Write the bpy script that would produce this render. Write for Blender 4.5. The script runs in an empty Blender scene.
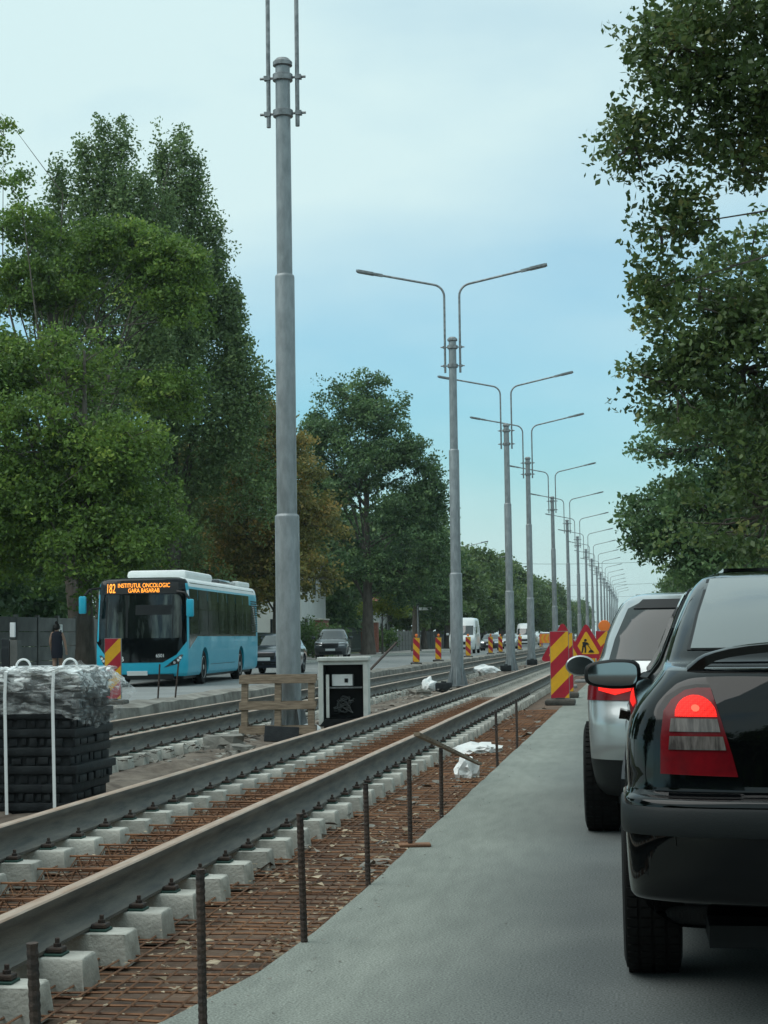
import bpy, bmesh, math, random
import numpy as np
from mathutils import Vector, Matrix, Euler

R = math.radians
rnd = random.Random(7)
scene = bpy.context.scene
C = scene.collection

# ------------------------------------------------------------------ camera, sky, sun, exposure
FPX, CAMH = 1780.0, 1.18
cam_d = bpy.data.cameras.new('camera')
cam_d.sensor_fit = 'VERTICAL'
cam_d.sensor_height = 24.0
cam_d.lens = FPX / 1024 * 24.0
cam_d.clip_start = 0.05
cam_d.clip_end = 6000
cam = bpy.data.objects.new('camera', cam_d)
C.objects.link(cam)
cam.location = (0, 0, CAMH)
cam.rotation_euler = (Matrix.Rotation(R(8.107), 3, 'Z') @ Matrix.Rotation(R(90 + 4.043), 3, 'X')
                      @ Matrix.Rotation(R(-0.8), 3, 'Z')).to_euler()
scene.camera = cam

SUN_EL, SUN_AZ = 58.0, 250.0      # azimuth of the sun, degrees clockwise from +Y (behind, to the left)
w = bpy.data.worlds.new('World')
scene.world = w
w.use_nodes = True
nt = w.node_tree
bg = nt.nodes['Background']
sky = nt.nodes.new('ShaderNodeTexSky')
sky.sky_type = 'NISHITA'
sky.sun_disc = False
sky.sun_elevation = R(SUN_EL)
sky.sun_rotation = R(SUN_AZ)
sky.air_density = 1.0
sky.dust_density = 2.0
sky.ozone_density = 1.0
tc = nt.nodes.new('ShaderNodeTexCoord')
mp = nt.nodes.new('ShaderNodeMapping')
mp.inputs['Scale'].default_value = (1.0, 1.0, 2.6)
mp.inputs['Location'].default_value = (0.35, 0.2, 0.1)
nz = nt.nodes.new('ShaderNodeTexNoise')
nz.inputs['Scale'].default_value = 2.2
nz.inputs['Detail'].default_value = 6
nz.inputs['Roughness'].default_value = 0.48
nt.links.new(tc.outputs['Generated'], mp.inputs[0])
nt.links.new(mp.outputs[0], nz.inputs['Vector'])
sep = nt.nodes.new('ShaderNodeSeparateXYZ')
nt.links.new(tc.outputs['Generated'], sep.inputs[0])
rp = nt.nodes.new('ShaderNodeValToRGB')          # cloud cover by height above the horizon
els = rp.color_ramp.elements
els[0].position, els[0].color = 0.0, (.95, .95, .95, 1)
els[1].position, els[1].color = 1.0, (.95, .95, .95, 1)
for p_, c_ in ((.035, .82), (.08, .45), (.125, .30), (.18, .50), (.24, .80), (.32, .97)):
    q_ = els.new(p_); q_.color = (c_, c_, c_, 1)
nt.links.new(sep.outputs['Z'], rp.inputs[0])
ma = nt.nodes.new('ShaderNodeMath'); ma.operation = 'MULTIPLY_ADD'
ma.inputs[1].default_value = 2.3
ma.inputs[2].default_value = -1.17
nt.links.new(nz.outputs['Fac'], ma.inputs[0])
mb_ = nt.nodes.new('ShaderNodeMath'); mb_.operation = 'ADD'; mb_.use_clamp = True
nt.links.new(ma.outputs[0], mb_.inputs[0]); nt.links.new(rp.outputs[0], mb_.inputs[1])
mixc = nt.nodes.new('ShaderNodeMixRGB')
mixc.inputs[2].default_value = (7.1, 9.2, 9.4, 1)
nt.links.new(mb_.outputs[0], mixc.inputs[0])
tint = nt.nodes.new('ShaderNodeMixRGB')
tint.blend_type = 'MULTIPLY'
tint.inputs[0].default_value = 1
tint.inputs[2].default_value = (1.02, 1.76, 1.80, 1)
nt.links.new(sky.outputs[0], tint.inputs[1])
nt.links.new(tint.outputs[0], mixc.inputs[1])
nt.links.new(mixc.outputs[0], bg.inputs[0])
bg.inputs[1].default_value = 0.073

sl = bpy.data.lights.new('sun', 'SUN')
sl.energy = 1.5
sl.angle = R(60)
sl.color = (1.0, 0.97, 0.92)
so = bpy.data.objects.new('sun', sl)
C.objects.link(so)
sd = Vector((math.sin(R(SUN_AZ)) * math.cos(R(SUN_EL)), math.cos(R(SUN_AZ)) * math.cos(R(SUN_EL)), math.sin(R(SUN_EL))))
so.rotation_euler = sd.to_track_quat('Z', 'Y').to_euler()

vs = scene.view_settings
vs.view_transform = 'Standard'
vs.look = 'None'
vs.gamma = 1
vs.use_curve_mapping = False
vs.exposure = 0.4
scene.cycles.max_bounces = 8
scene.cycles.diffuse_bounces = 6
scene.cycles.glossy_bounces = 3
scene.cycles.transmission_bounces = 3
scene.cycles.transparent_max_bounces = 8
scene.cycles.volume_bounces = 0
scene.cycles.use_denoising = True
scene.cycles.sample_clamp_indirect = 6

# ------------------------------------------------------------------ materials
MATS = {}

def mat(name, col, rough=0.6, metal=0.0, var=0.0, vscale=8.0, bump=0.0, bscale=40.0, col2=None, coat=0.0, spec=0.5,
        emit=None, estr=0.0, detail=5, thr=(0.35, 0.65), stretch=None, rvar=0.0):
    m = bpy.data.materials.new(name)
    m.use_nodes = True
    n = m.node_tree
    b = n.nodes['Principled BSDF']
    b.inputs['Roughness'].default_value = rough
    b.inputs['Metallic'].default_value = metal
    b.inputs['Specular IOR Level'].default_value = spec
    b.inputs['Coat Weight'].default_value = coat
    b.inputs['Coat Roughness'].default_value = 0.03
    b.inputs['Base Color'].default_value = (*col, 1)
    co = None
    if var or col2 or bump or rvar:
        co = n.nodes.new('ShaderNodeTexCoord')
        src = co.outputs['Object']
        if stretch:
            mpn = n.nodes.new('ShaderNodeMapping')
            mpn.inputs['Scale'].default_value = stretch
            n.links.new(src, mpn.inputs[0])
            src = mpn.outputs[0]
    if var or col2:
        t = n.nodes.new('ShaderNodeTexNoise')
        t.inputs['Scale'].default_value = vscale
        t.inputs['Detail'].default_value = detail
        t.inputs['Roughness'].default_value = 0.6
        n.links.new(src, t.inputs['Vector'])
        r = n.nodes.new('ShaderNodeValToRGB')
        r.color_ramp.elements[0].position, r.color_ramp.elements[1].position = thr
        c2 = col2 if col2 else tuple(min(1, c * (1 + var)) for c in col)
        c1 = col if col2 else tuple(c * (1 - var) for c in col)
        r.color_ramp.elements[0].color = (*c1, 1)
        r.color_ramp.elements[1].color = (*c2, 1)
        n.links.new(t.outputs['Fac'], r.inputs[0])
        n.links.new(r.outputs[0], b.inputs['Base Color'])
        if rvar:
            mr = n.nodes.new('ShaderNodeMapRange')
            mr.inputs['To Min'].default_value = rough - rvar
            mr.inputs['To Max'].default_value = rough + rvar
            n.links.new(t.outputs['Fac'], mr.inputs[0])
            n.links.new(mr.outputs[0], b.inputs['Roughness'])
    if bump:
        t2 = n.nodes.new('ShaderNodeTexNoise')
        t2.inputs['Scale'].default_value = bscale
        t2.inputs['Detail'].default_value = 6
        n.links.new(src, t2.inputs['Vector'])
        bp = n.nodes.new('ShaderNodeBump')
        bp.inputs['Strength'].default_value = bump
        bp.inputs['Distance'].default_value = 0.02
        n.links.new(t2.outputs['Fac'], bp.inputs['Height'])
        n.links.new(bp.outputs[0], b.inputs['Normal'])
    if emit:
        b.inputs['Emission Color'].default_value = (*emit, 1)
        b.inputs['Emission Strength'].default_value = estr
    MATS[name] = m
    return m

def leaf_mat(name, dark, light, warm=None):
    m = bpy.data.materials.new(name)
    m.use_nodes = True
    n = m.node_tree
    b = n.nodes['Principled BSDF']
    a = n.nodes.new('ShaderNodeAttribute')
    a.attribute_name = 'shade'
    r = n.nodes.new('ShaderNodeValToRGB')
    r.color_ramp.elements[0].color = (*dark, 1)
    r.color_ramp.elements[1].color = (*light, 1)
    if warm:
        e = r.color_ramp.elements.new(0.72)
        e.color = (*light, 1)
        r.color_ramp.elements[-1].color = (*warm, 1)
    n.links.new(a.outputs['Fac'], r.inputs[0])
    n.links.new(r.outputs[0], b.inputs['Base Color'])
    b.inputs['Roughness'].default_value = 0.45
    b.inputs['Specular IOR Level'].default_value = 0.35
    tr = n.nodes.new('ShaderNodeBsdfTranslucent')
    n.links.new(r.outputs[0], tr.inputs['Color'])
    ms = n.nodes.new('ShaderNodeMixShader')
    ms.inputs[0].default_value = 0.38
    out = n.nodes['Material Output']
    n.links.new(b.outputs[0], ms.inputs[1])
    n.links.new(tr.outputs[0], ms.inputs[2])
    n.links.new(ms.outputs[0], out.inputs[0])
    MATS[name] = m
    return m

mat('soil', (0.060, 0.038, 0.026), 0.95, var=0, col2=(0.175, 0.112, 0.074), vscale=3.5, bump=0.9, bscale=25, detail=9)
mat('rust', (0.30, 0.145, 0.07), 0.85, col2=(0.12, 0.058, 0.034), vscale=3, bump=0.4, bscale=200)
mat('rust_dark', (0.026, 0.021, 0.019), 0.75, col2=(0.065, 0.038, 0.026), vscale=14, bump=0.3, bscale=150)
mat('rail_steel', (0.060, 0.062, 0.058), 0.66, metal=0.15, col2=(0.155, 0.142, 0.12), vscale=3.5, bump=0.2, bscale=60, stretch=(4, 0.5, 5), detail=10)
mat('rail_head', (0.34, 0.22, 0.15), 0.55, metal=0.2, col2=(0.46, 0.37, 0.30), vscale=5, stretch=(6, 0.5, 6))
mat('concrete', (0.36, 0.352, 0.312), 0.9, col2=(0.60, 0.588, 0.53), vscale=6, bump=0.35, bscale=60, detail=8)
mat('rubble_soil', (0.062, 0.044, 0.032), 0.95, col2=(0.175, 0.145, 0.115), vscale=3.0, bump=1.0, bscale=12, detail=10)
mat('concrete_dirty', (0.115, 0.105, 0.09), 0.95, col2=(0.27, 0.26, 0.23), vscale=2.2, bump=0.9, bscale=14, detail=10)
mat('asphalt', (0.088, 0.098, 0.096), 0.8, col2=(0.125, 0.136, 0.132), vscale=1.3, bump=0.5, bscale=180, detail=12, rvar=0.1)
def slab_mat():
    m = bpy.data.materials.new('slab'); m.use_nodes = True
    n = m.node_tree; b = n.nodes['Principled BSDF']; b.inputs['Roughness'].default_value = 0.85
    co = n.nodes.new('ShaderNodeTexCoord')
    def noise(sc, det, st=None):
        t = n.nodes.new('ShaderNodeTexNoise'); t.inputs['Scale'].default_value = sc; t.inputs['Detail'].default_value = det
        src = co.outputs['Object']
        if st:
            mpn = n.nodes.new('ShaderNodeMapping'); mpn.inputs['Scale'].default_value = st
            n.links.new(src, mpn.inputs[0]); src = mpn.outputs[0]
        n.links.new(src, t.inputs['Vector']); return t.outputs['Fac']
    def ramp(src, c0, c1, p0, p1):
        r = n.nodes.new('ShaderNodeValToRGB'); r.color_ramp.elements[0].position = p0; r.color_ramp.elements[1].position = p1
        r.color_ramp.elements[0].color = (*c0, 1); r.color_ramp.elements[1].color = (*c1, 1); n.links.new(src, r.inputs[0]); return r.outputs[0]
    def mix(kind, f, a, c):
        x = n.nodes.new('ShaderNodeMixRGB'); x.blend_type = kind
        if isinstance(f, float): x.inputs[0].default_value = f
        else: n.links.new(f, x.inputs[0])
        n.links.new(a, x.inputs[1]); n.links.new(c, x.inputs[2]); return x.outputs[0]
    pale = ramp(noise(1.6, 10, (1, .35, 1)), (0.190, 0.207, 0.182), (0.232, 0.249, 0.219), .36, .64)
    speck = mix('MULTIPLY', 1.0, ramp(noise(120, 5), (.55, .55, .55), (1.28, 1.28, 1.28), .36, .62), ramp(noise(5, 8, (2.5, .5, 1)), (.90, .90, .90), (1.05, 1.05, 1.05), .38, .6))
    pale = mix('MULTIPLY', 1.0, pale, speck)
    dark = ramp(noise(1.3, 12), (0.084, 0.094, 0.093), (0.112, 0.122, 0.119), .35, .65)
    dark = mix('MULTIPLY', 1.0, dark, ramp(noise(120, 5), (.5, .5, .5), (1.35, 1.35, 1.35), .36, .62))
    sx = n.nodes.new('ShaderNodeSeparateXYZ'); n.links.new(co.outputs['Object'], sx.inputs[0])
    ad = n.nodes.new('ShaderNodeMath'); ad.operation = 'MULTIPLY_ADD'; ad.inputs[1].default_value = .28
    n.links.new(noise(.9, 8, (1, .5, 1)), ad.inputs[0]); n.links.new(sx.outputs['X'], ad.inputs[2])
    mr = n.nodes.new('ShaderNodeMapRange'); mr.inputs['From Min'].default_value = -.86; mr.inputs['From Max'].default_value = -.12
    n.links.new(ad.outputs[0], mr.inputs[0])
    n.links.new(mix('MIX', mr.outputs[0], pale, dark), b.inputs['Base Color'])
    bp = n.nodes.new('ShaderNodeBump'); bp.inputs['Strength'].default_value = .22; bp.inputs['Distance'].default_value = .015
    n.links.new(noise(130, 8), bp.inputs['Height']); n.links.new(bp.outputs[0], b.inputs['Normal'])
    MATS['slab'] = m
slab_mat()
mat('asphalt_pale', (0.17, 0.18, 0.178), 0.85, col2=(0.23, 0.24, 0.235), vscale=0.7, bump=0.3, bscale=150, detail=10)
mat('paving', (0.22, 0.215, 0.20), 0.9, col2=(0.32, 0.31, 0.29), vscale=0.8, bump=0.4, bscale=30, detail=9)
mat('grass_ground', (0.055, 0.085, 0.03), 0.95, col2=(0.12, 0.12, 0.06), vscale=0.5, bump=0.8, bscale=20, detail=9)
mat('galvanised', (0.215, 0.235, 0.242), 0.5, metal=0.4, col2=(0.315, 0.337, 0.347), vscale=9, bump=0.08, bscale=70, stretch=(1, 1, 0.35), detail=9)
mat('galvanised_dark', (0.15, 0.16, 0.165), 0.5, metal=0.5, col2=(0.3, 0.31, 0.315), vscale=9, detail=8)
mat('black_paint', (0.0015, 0.002, 0.0025), 0.035, spec=0.36)
mat('mirror_dark', (0.012, 0.018, 0.02), 0.05, spec=0.8)
mat('silver_paint', (0.36, 0.385, 0.39), 0.28, metal=0.55, coat=1.0)
mat('white_paint', (0.72, 0.74, 0.74), 0.35, coat=0.5)
mat('grey_paint', (0.045, 0.05, 0.055), 0.3, metal=0.4, coat=1.0)
mat('dark_blue_paint', (0.01, 0.02, 0.045), 0.3, coat=1.0)
mat('bus_blue', (0.008, 0.35, 0.50), 0.35, coat=0.25, col2=(0.03, 0.41, 0.55), vscale=3, thr=(0.5, 0.75))
mat('bus_white', (0.74, 0.76, 0.75), 0.5, var=0.05, vscale=2)
mat('black_plastic', (0.005, 0.006, 0.007), 0.5, var=0.3, vscale=6, spec=0.3)
mat('gloss_black', (0.002, 0.003, 0.004), 0.08, spec=0.3)
mat('bumper_plastic', (0.008, 0.010, 0.011), 0.5, bump=0.1, bscale=300, spec=0.3)
mat('rubber', (0.006, 0.006, 0.006), 0.85, var=0.3, vscale=15, spec=0.2)
mat('rubber_old', (0.035, 0.032, 0.028), 0.8, col2=(0.085, 0.075, 0.062), vscale=6, bump=0.4, bscale=30)
mat('rubber_pad', (0.006, 0.008, 0.010), 0.65, spec=0.3, col2=(0.018, 0.022, 0.024), vscale=7, bump=0.3, bscale=40)
mat('glass', (0.006, 0.009, 0.010), 0.03, spec=0.8, coat=0.6)
mat('bus_glass', (0.006, 0.009, 0.009), 0.06, spec=0.45, col2=(0.085, 0.105, 0.09), vscale=1.7, detail=3, thr=(.5, .72), stretch=(3, 2.2, .35))  # paler upright streaks in the colour imitate reflections on the panes
mat('rear_glass', (0.16, 0.18, 0.18), 0.03, metal=.25, spec=0.8, coat=0.5)
mat('tinted_glass', (0.03, 0.036, 0.037), 0.05, spec=0.4)
mat('mirror_glass', (0.30, 0.37, 0.40), 0.02, metal=1.0)
mat('red_lens', (0.15, 0.002, 0.006), 0.18, spec=.3, col2=(0.09, 0.001, 0.004), vscale=14)
mat('red_lit', (0.25, 0.0, 0.0), 0.3, spec=.2, emit=(1.0, 0.022, 0.014), estr=1.25)
mat('red_lit_core', (0.3, 0.0, 0.0), 0.3, spec=.2, emit=(1.0, 0.09, 0.05), estr=1.7)
def lens_pattern(name):
    n = MATS[name].node_tree; b = n.nodes['Principled BSDF']
    co = n.nodes.new('ShaderNodeTexCoord'); vo = n.nodes.new('ShaderNodeTexVoronoi'); vo.inputs['Scale'].default_value = 150; vo.inputs['Randomness'].default_value = .15
    n.links.new(co.outputs['Object'], vo.inputs['Vector'])
    mr = n.nodes.new('ShaderNodeMapRange'); mr.inputs['From Max'].default_value = .7; mr.inputs['To Min'].default_value = 1.9; mr.inputs['To Max'].default_value = .45
    n.links.new(vo.outputs['Distance'], mr.inputs[0]); n.links.new(mr.outputs[0], b.inputs['Emission Strength'])
lens_pattern('red_lit')
mat('clear_lens', (0.045, 0.038, 0.036), 0.18, col2=(0.17, 0.148, 0.138), vscale=9, stretch=(6, 1, 1))
mat('lamp_lens', (0.6, 0.63, 0.65), 0.1, metal=0.4, coat=1)
mat('alloy', (0.45, 0.46, 0.46), 0.4, metal=0.7)
mat('sign_red', (0.42, 0.012, 0.03), 0.45, var=0.12, vscale=6)
mat('sign_yellow', (0.78, 0.40, 0.015), 0.45, var=0.08, vscale=6)
mat('sign_orange', (0.85, 0.20, 0.03), 0.45)
mat('sign_black', (0.012, 0.012, 0.012), 0.6)
mat('sign_back', (0.22, 0.22, 0.22), 0.6)
mat('timber', (0.15, 0.105, 0.07), 0.85, col2=(0.32, 0.245, 0.175), vscale=4, bump=0.4, bscale=40, stretch=(1, 1, 9))
mat('cabinet_shell', (0.46, 0.475, 0.445), 0.6, col2=(0.60, 0.61, 0.575), vscale=4, bump=0.05)
mat('white_plastic', (0.72, 0.73, 0.72), 0.5, var=0.06)
mat('strap_white', (0.78, 0.80, 0.80), 0.5)
mat('led_orange', (0.6, 0.2, 0.0), 0.5, emit=(1.0, 0.33, 0.04), estr=1.6)
mat('letter_white', (0.8, 0.8, 0.8), 0.6)
mat('skin', (0.42, 0.26, 0.19), 0.55)
mat('navy_cloth', (0.012, 0.015, 0.028), 0.9)
mat('hair', (0.015, 0.012, 0.010), 0.7)
mat('bark', (0.075, 0.062, 0.05), 0.95, col2=(0.14, 0.12, 0.10), vscale=6, bump=0.9, bscale=22, stretch=(1, 1, 0.3))
mat('wall_grey', (0.11, 0.112, 0.105), 0.9, col2=(0.17, 0.17, 0.16), vscale=1.5, bump=0.2, bscale=30)
mat('wall_brick', (0.16, 0.06, 0.045), 0.9, col2=(0.24, 0.10, 0.07), vscale=6, bump=0.3)
mat('fence_green', (0.03, 0.045, 0.035), 0.6)
mat('house_white', (0.62, 0.63, 0.61), 0.8, var=0.06, vscale=1)
mat('house_pale', (0.45, 0.45, 0.43), 0.85, var=0.08, vscale=1)
mat('roof_tile', (0.26, 0.085, 0.055), 0.85, var=0.2, vscale=3)
mat('window_dark', (0.02, 0.024, 0.026), 0.15)
mat('dry_leaf', (0.14, 0.095, 0.055), 0.85, col2=(0.46, 0.38, 0.27), vscale=3, thr=(0.3, 0.7))
mat('cable_grey', (0.05, 0.055, 0.055), 0.6)
mat('wire', (0.03, 0.03, 0.03), 0.6)
mat('green_pad', (0.014, 0.055, 0.042), 0.7)

def per_object_tone(name, lo, hi):
    n = MATS[name].node_tree
    b = n.nodes['Principled BSDF']
    src = b.inputs['Base Color'].links[0].from_socket
    oi = n.nodes.new('ShaderNodeObjectInfo')
    mr = n.nodes.new('ShaderNodeMapRange'); mr.inputs['To Min'].default_value = lo; mr.inputs['To Max'].default_value = hi
    n.links.new(oi.outputs['Random'], mr.inputs[0])
    x = n.nodes.new('ShaderNodeMixRGB'); x.blend_type = 'MULTIPLY'; x.inputs[0].default_value = 1
    n.links.new(src, x.inputs[1]); n.links.new(mr.outputs[0], x.inputs[2]); n.links.new(x.outputs[0], b.inputs['Base Color'])
per_object_tone('concrete', .80, 1.10)

def film_mat():
    m = bpy.data.materials.new('stretch_film')
    m.use_nodes = True
    n = m.node_tree
    b = n.nodes['Principled BSDF']
    b.inputs['Base Color'].default_value = (0.85, 0.87, 0.86, 1)
    b.inputs['Roughness'].default_value = 0.22
    b.inputs['Specular IOR Level'].default_value = 0.8
    tcn = n.nodes.new('ShaderNodeTexCoord')
    mpn = n.nodes.new('ShaderNodeMapping')
    mpn.inputs['Rotation'].default_value = (0.2, 0.5, 0.3)
    mpn.inputs['Scale'].default_value = (3, 4, 9)
    t = n.nodes.new('ShaderNodeTexNoise')
    t.inputs['Scale'].default_value = 2.2
    t.inputs['Detail'].default_value = 6
    t.inputs['Distortion'].default_value = 1.2
    r = n.nodes.new('ShaderNodeMapRange')
    r.inputs['From Min'].default_value = 0.44
    r.inputs['From Max'].default_value = 0.66
    r.inputs['To Min'].default_value = 0.12
    r.inputs['To Max'].default_value = 0.60
    sz_ = n.nodes.new('ShaderNodeSeparateXYZ')
    n.links.new(tcn.outputs['Object'], sz_.inputs[0])
    mz = n.nodes.new('ShaderNodeMapRange')
    mz.inputs['From Min'].default_value = 0.66; mz.inputs['From Max'].default_value = 0.92
    mz.inputs['To Min'].default_value = 0.4; mz.inputs['To Max'].default_value = 2.2
    n.links.new(sz_.outputs['Z'], mz.inputs[0])
    mu = n.nodes.new('ShaderNodeMath'); mu.operation = 'MULTIPLY'; mu.use_clamp = True
    n.links.new(r.outputs[0], mu.inputs[0]); n.links.new(mz.outputs[0], mu.inputs[1])
    bp = n.nodes.new('ShaderNodeBump')
    bp.inputs['Strength'].default_value = 0.45
    bp.inputs['Distance'].default_value = 0.03
    n.links.new(tcn.outputs['Object'], mpn.inputs[0])
    n.links.new(mpn.outputs[0], t.inputs['Vector'])
    n.links.new(t.outputs['Fac'], r.inputs[0])
    n.links.new(mu.outputs[0], b.inputs['Alpha'])
    n.links.new(t.outputs['Fac'], bp.inputs['Height'])
    n.links.new(bp.outputs[0], b.inputs['Normal'])
    MATS['stretch_film'] = m
film_mat()

leaf_mat('leaf_maple', (0.055, 0.105, 0.021), (0.171, 0.279, 0.051), (0.285, 0.365, 0.068))
leaf_mat('leaf_poplar', (0.080, 0.140, 0.050), (0.180, 0.265, 0.098), (0.25, 0.33, 0.12))
leaf_mat('leaf_chestnut', (0.095, 0.105, 0.032), (0.27, 0.25, 0.075), (0.50, 0.33, 0.10))
leaf_mat('leaf_ash', (0.052, 0.109, 0.046), (0.142, 0.234, 0.091), (0.217, 0.319, 0.120))
leaf_mat('leaf_oak', (0.046, 0.082, 0.025), (0.123, 0.188, 0.057), (0.228, 0.228, 0.074))
leaf_mat('leaf_far', (0.057, 0.105, 0.034), (0.142, 0.214, 0.068), (0.199, 0.262, 0.091))
leaf_mat('leaf_yellow', (0.137, 0.205, 0.036), (0.308, 0.365, 0.057), (0.524, 0.479, 0.068))
leaf_mat('leaf_bush', (0.048, 0.103, 0.028), (0.125, 0.205, 0.062))

# ------------------------------------------------------------------ mesh helpers
class MB:
    def __init__(s):
        s.v, s.f, s.m = [], [], []
    def add(s, vs_, fs, mi=0):
        o = len(s.v)
        s.v += [tuple(p) for p in vs_]
        s.f += [tuple(i + o for i in q) for q in fs]
        s.m += [mi] * len(fs)
    def box(s, x0, x1, y0, y1, z0, z1, mi=0, ch=0.0):
        if ch <= 0:
            s.add([(x0, y0, z0), (x1, y0, z0), (x1, y1, z0), (x0, y1, z0), (x0, y0, z1), (x1, y0, z1), (x1, y1, z1), (x0, y1, z1)],
                  [(3, 2, 1, 0), (4, 5, 6, 7), (0, 1, 5, 4), (1, 2, 6, 5), (2, 3, 7, 6), (3, 0, 4, 7)], mi)
        else:
            bm = bmesh.new()
            bmesh.ops.create_cube(bm, size=1)
            for q in bm.verts:
                q.co = Vector(((x0 + x1) / 2 + q.co.x * (x1 - x0), (y0 + y1) / 2 + q.co.y * (y1 - y0), (z0 + z1) / 2 + q.co.z * (z1 - z0)))
            bmesh.ops.bevel(bm, geom=list(bm.edges), offset=ch, segments=2, affect='EDGES', profile=0.5)
            s.bm(bm, mi)
    def bm(s, bm, mi=0):
        bm.verts.index_update()
        s.add([q.co[:] for q in bm.verts], [[q.index for q in f.verts] for f in bm.faces], mi)
        bm.free()
    def obox(s, c, ax, ay, az, mi=0):
        c, ax, ay, az = map(Vector, (c, ax, ay, az))
        P = [c + sx * ax + sy * ay + sz * az for sz in (-1, 1) for sx, sy in ((-1, -1), (1, -1), (1, 1), (-1, 1))]
        s.add(P, [(3, 2, 1, 0), (4, 5, 6, 7), (0, 1, 5, 4), (1, 2, 6, 5), (2, 3, 7, 6), (3, 0, 4, 7)], mi)
    def bar(s, a, b, wd, h, mi=0, up=(0, 0, 1)):
        a, b = Vector(a), Vector(b)
        d = (b - a)
        side = d.cross(Vector(up))
        if side.length < 1e-6:
            side = Vector((1, 0, 0))
        side.normalize()
        u = side.cross(d).normalized()
        s.obox((a + b) / 2, side * wd / 2, d / 2, u * h / 2, mi)
    def tube(s, pts, rad, n=8, mi=0, cap=True):
        pts = [Vector(p) for p in pts]
        rads = rad if isinstance(rad, (list, tuple)) else [rad] * len(pts)
        V, F = [], []
        prev = None
        for i, p in enumerate(pts):
            d = (pts[min(i + 1, len(pts) - 1)] - pts[max(i - 1, 0)]).normalized()
            if prev is None:
                ref = Vector((0, 0, 1)) if abs(d.z) < 0.9 else Vector((1, 0, 0))
                a = d.cross(ref).normalized()
            else:
                a = (prev - d * prev.dot(d)).normalized()
            prev = a
            b = d.cross(a)
            for k in range(n):
                t = 2 * math.pi * k / n
                V.append(p + (a * math.cos(t) + b * math.sin(t)) * rads[i])
        for i in range(len(pts) - 1):
            for k in range(n):
                F.append((i * n + k, i * n + (k + 1) % n, (i + 1) * n + (k + 1) % n, (i + 1) * n + k))
        if cap:
            F.append(tuple(range(n))[::-1])
            F.append(tuple((len(pts) - 1) * n + k for k in range(n)))
        s.add(V, F, mi)
    def lathe(s, prof, n=16, c=(0, 0, 0), axis='Z', mi=0):
        V, F = [], []
        for r_, z in prof:
            for k in range(n):
                t = 2 * math.pi * k / n
                p = (r_ * math.cos(t), r_ * math.sin(t), z)
                if axis == 'X':
                    p = (z, r_ * math.cos(t), r_ * math.sin(t))
                elif axis == 'Y':
                    p = (r_ * math.sin(t), z, r_ * math.cos(t))
                V.append((p[0] + c[0], p[1] + c[1], p[2] + c[2]))
        for i in range(len(prof) - 1):
            for k in range(n):
                F.append((i * n + k, i * n + (k + 1) % n, (i + 1) * n + (k + 1) % n, (i + 1) * n + k))
        F.append(tuple(range(n))[::-1])
        F.append(tuple((len(prof) - 1) * n + k for k in range(n)))
        s.add(V, F, mi)
    def prism(s, poly, y0, y1, mi=0, plane='XZ'):
        n = len(poly)
        def P(a, b, d):
            return (a, d, b) if plane == 'XZ' else ((a, b, d) if plane == 'XY' else (d, a, b))
        V = [P(a, b, y0) for a, b in poly] + [P(a, b, y1) for a, b in poly]
        F = [tuple(range(n)), tuple(range(2 * n - 1, n - 1, -1))]
        F += [(i, i + n, (i + 1) % n + n, (i + 1) % n) for i in range(n)]
        s.add(V, F, mi)
    def mesh(s, name, mats, smooth=0):
        me = bpy.data.meshes.new(name)
        me.from_pydata(s.v, [], s.f)
        for m_ in (mats if isinstance(mats, (list, tuple)) else [mats]):
            me.materials.append(MATS[m_] if isinstance(m_, str) else m_)
        if any(s.m):
            me.polygons.foreach_set('material_index', s.m)
        me.validate()
        b = bmesh.new()
        b.from_mesh(me)
        bmesh.ops.recalc_face_normals(b, faces=b.faces)
        b.to_mesh(me)
        b.free()
        if smooth:
            me.polygons.foreach_set('use_smooth', [True] * len(me.polygons))
            me.set_sharp_from_angle(angle=R(smooth))
        me.update()
        return me
    def build(s, name, mats, parent=None, smooth=0):
        return link(name, s.mesh(name, mats, smooth), parent)

def link(name, me, parent=None):
    o = bpy.data.objects.new(name, me)
    C.objects.link(o)
    if parent is not None:
        o.parent = parent
    return o

def tag(o, label=None, cat=None, group=None, kind=None):
    if label: o['label'] = label
    if cat: o['category'] = cat
    if group: o['group'] = group
    if kind: o['kind'] = kind
    return o

def empty(name, loc=(0, 0, 0), rz=0.0, label=None, cat=None, group=None):
    o = bpy.data.objects.new(name, None)
    o.empty_display_size = 0.2
    C.objects.link(o)
    o.location = loc
    o.rotation_euler = (0, 0, rz)
    return tag(o, label, cat, group)

def copy_tree(o, parent=None):
    c = o.copy()
    C.objects.link(c)
    if parent is not None:
        c.parent = parent
    for ch in KIDS.get(o.name, None) or [k for k in o.children]:
        copy_tree(ch, c)
    return c
KIDS = {}

def text_mesh(body, size, name):
    cu = bpy.data.curves.new(name, 'FONT')
    cu.body = body
    cu.size = size
    cu.extrude = 0.002
    cu.align_x = 'LEFT'
    o = bpy.data.objects.new(name, cu)
    C.objects.link(o)
    dg = bpy.context.evaluated_depsgraph_get()
    me = bpy.data.meshes.new_from_object(o.evaluated_get(dg))
    bpy.data.objects.remove(o)
    return me

# ------------------------------------------------------------------ the setting
def sheet(name, x0, x1, y0, y1, z0, z1, m, ch=0.0, kind='structure'):
    b = MB()
    b.box(x0, x1, y0, y1, z0, z1, 0, ch)
    o = b.build(name, m)
    if kind:
        o['kind'] = kind
    return o

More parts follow.
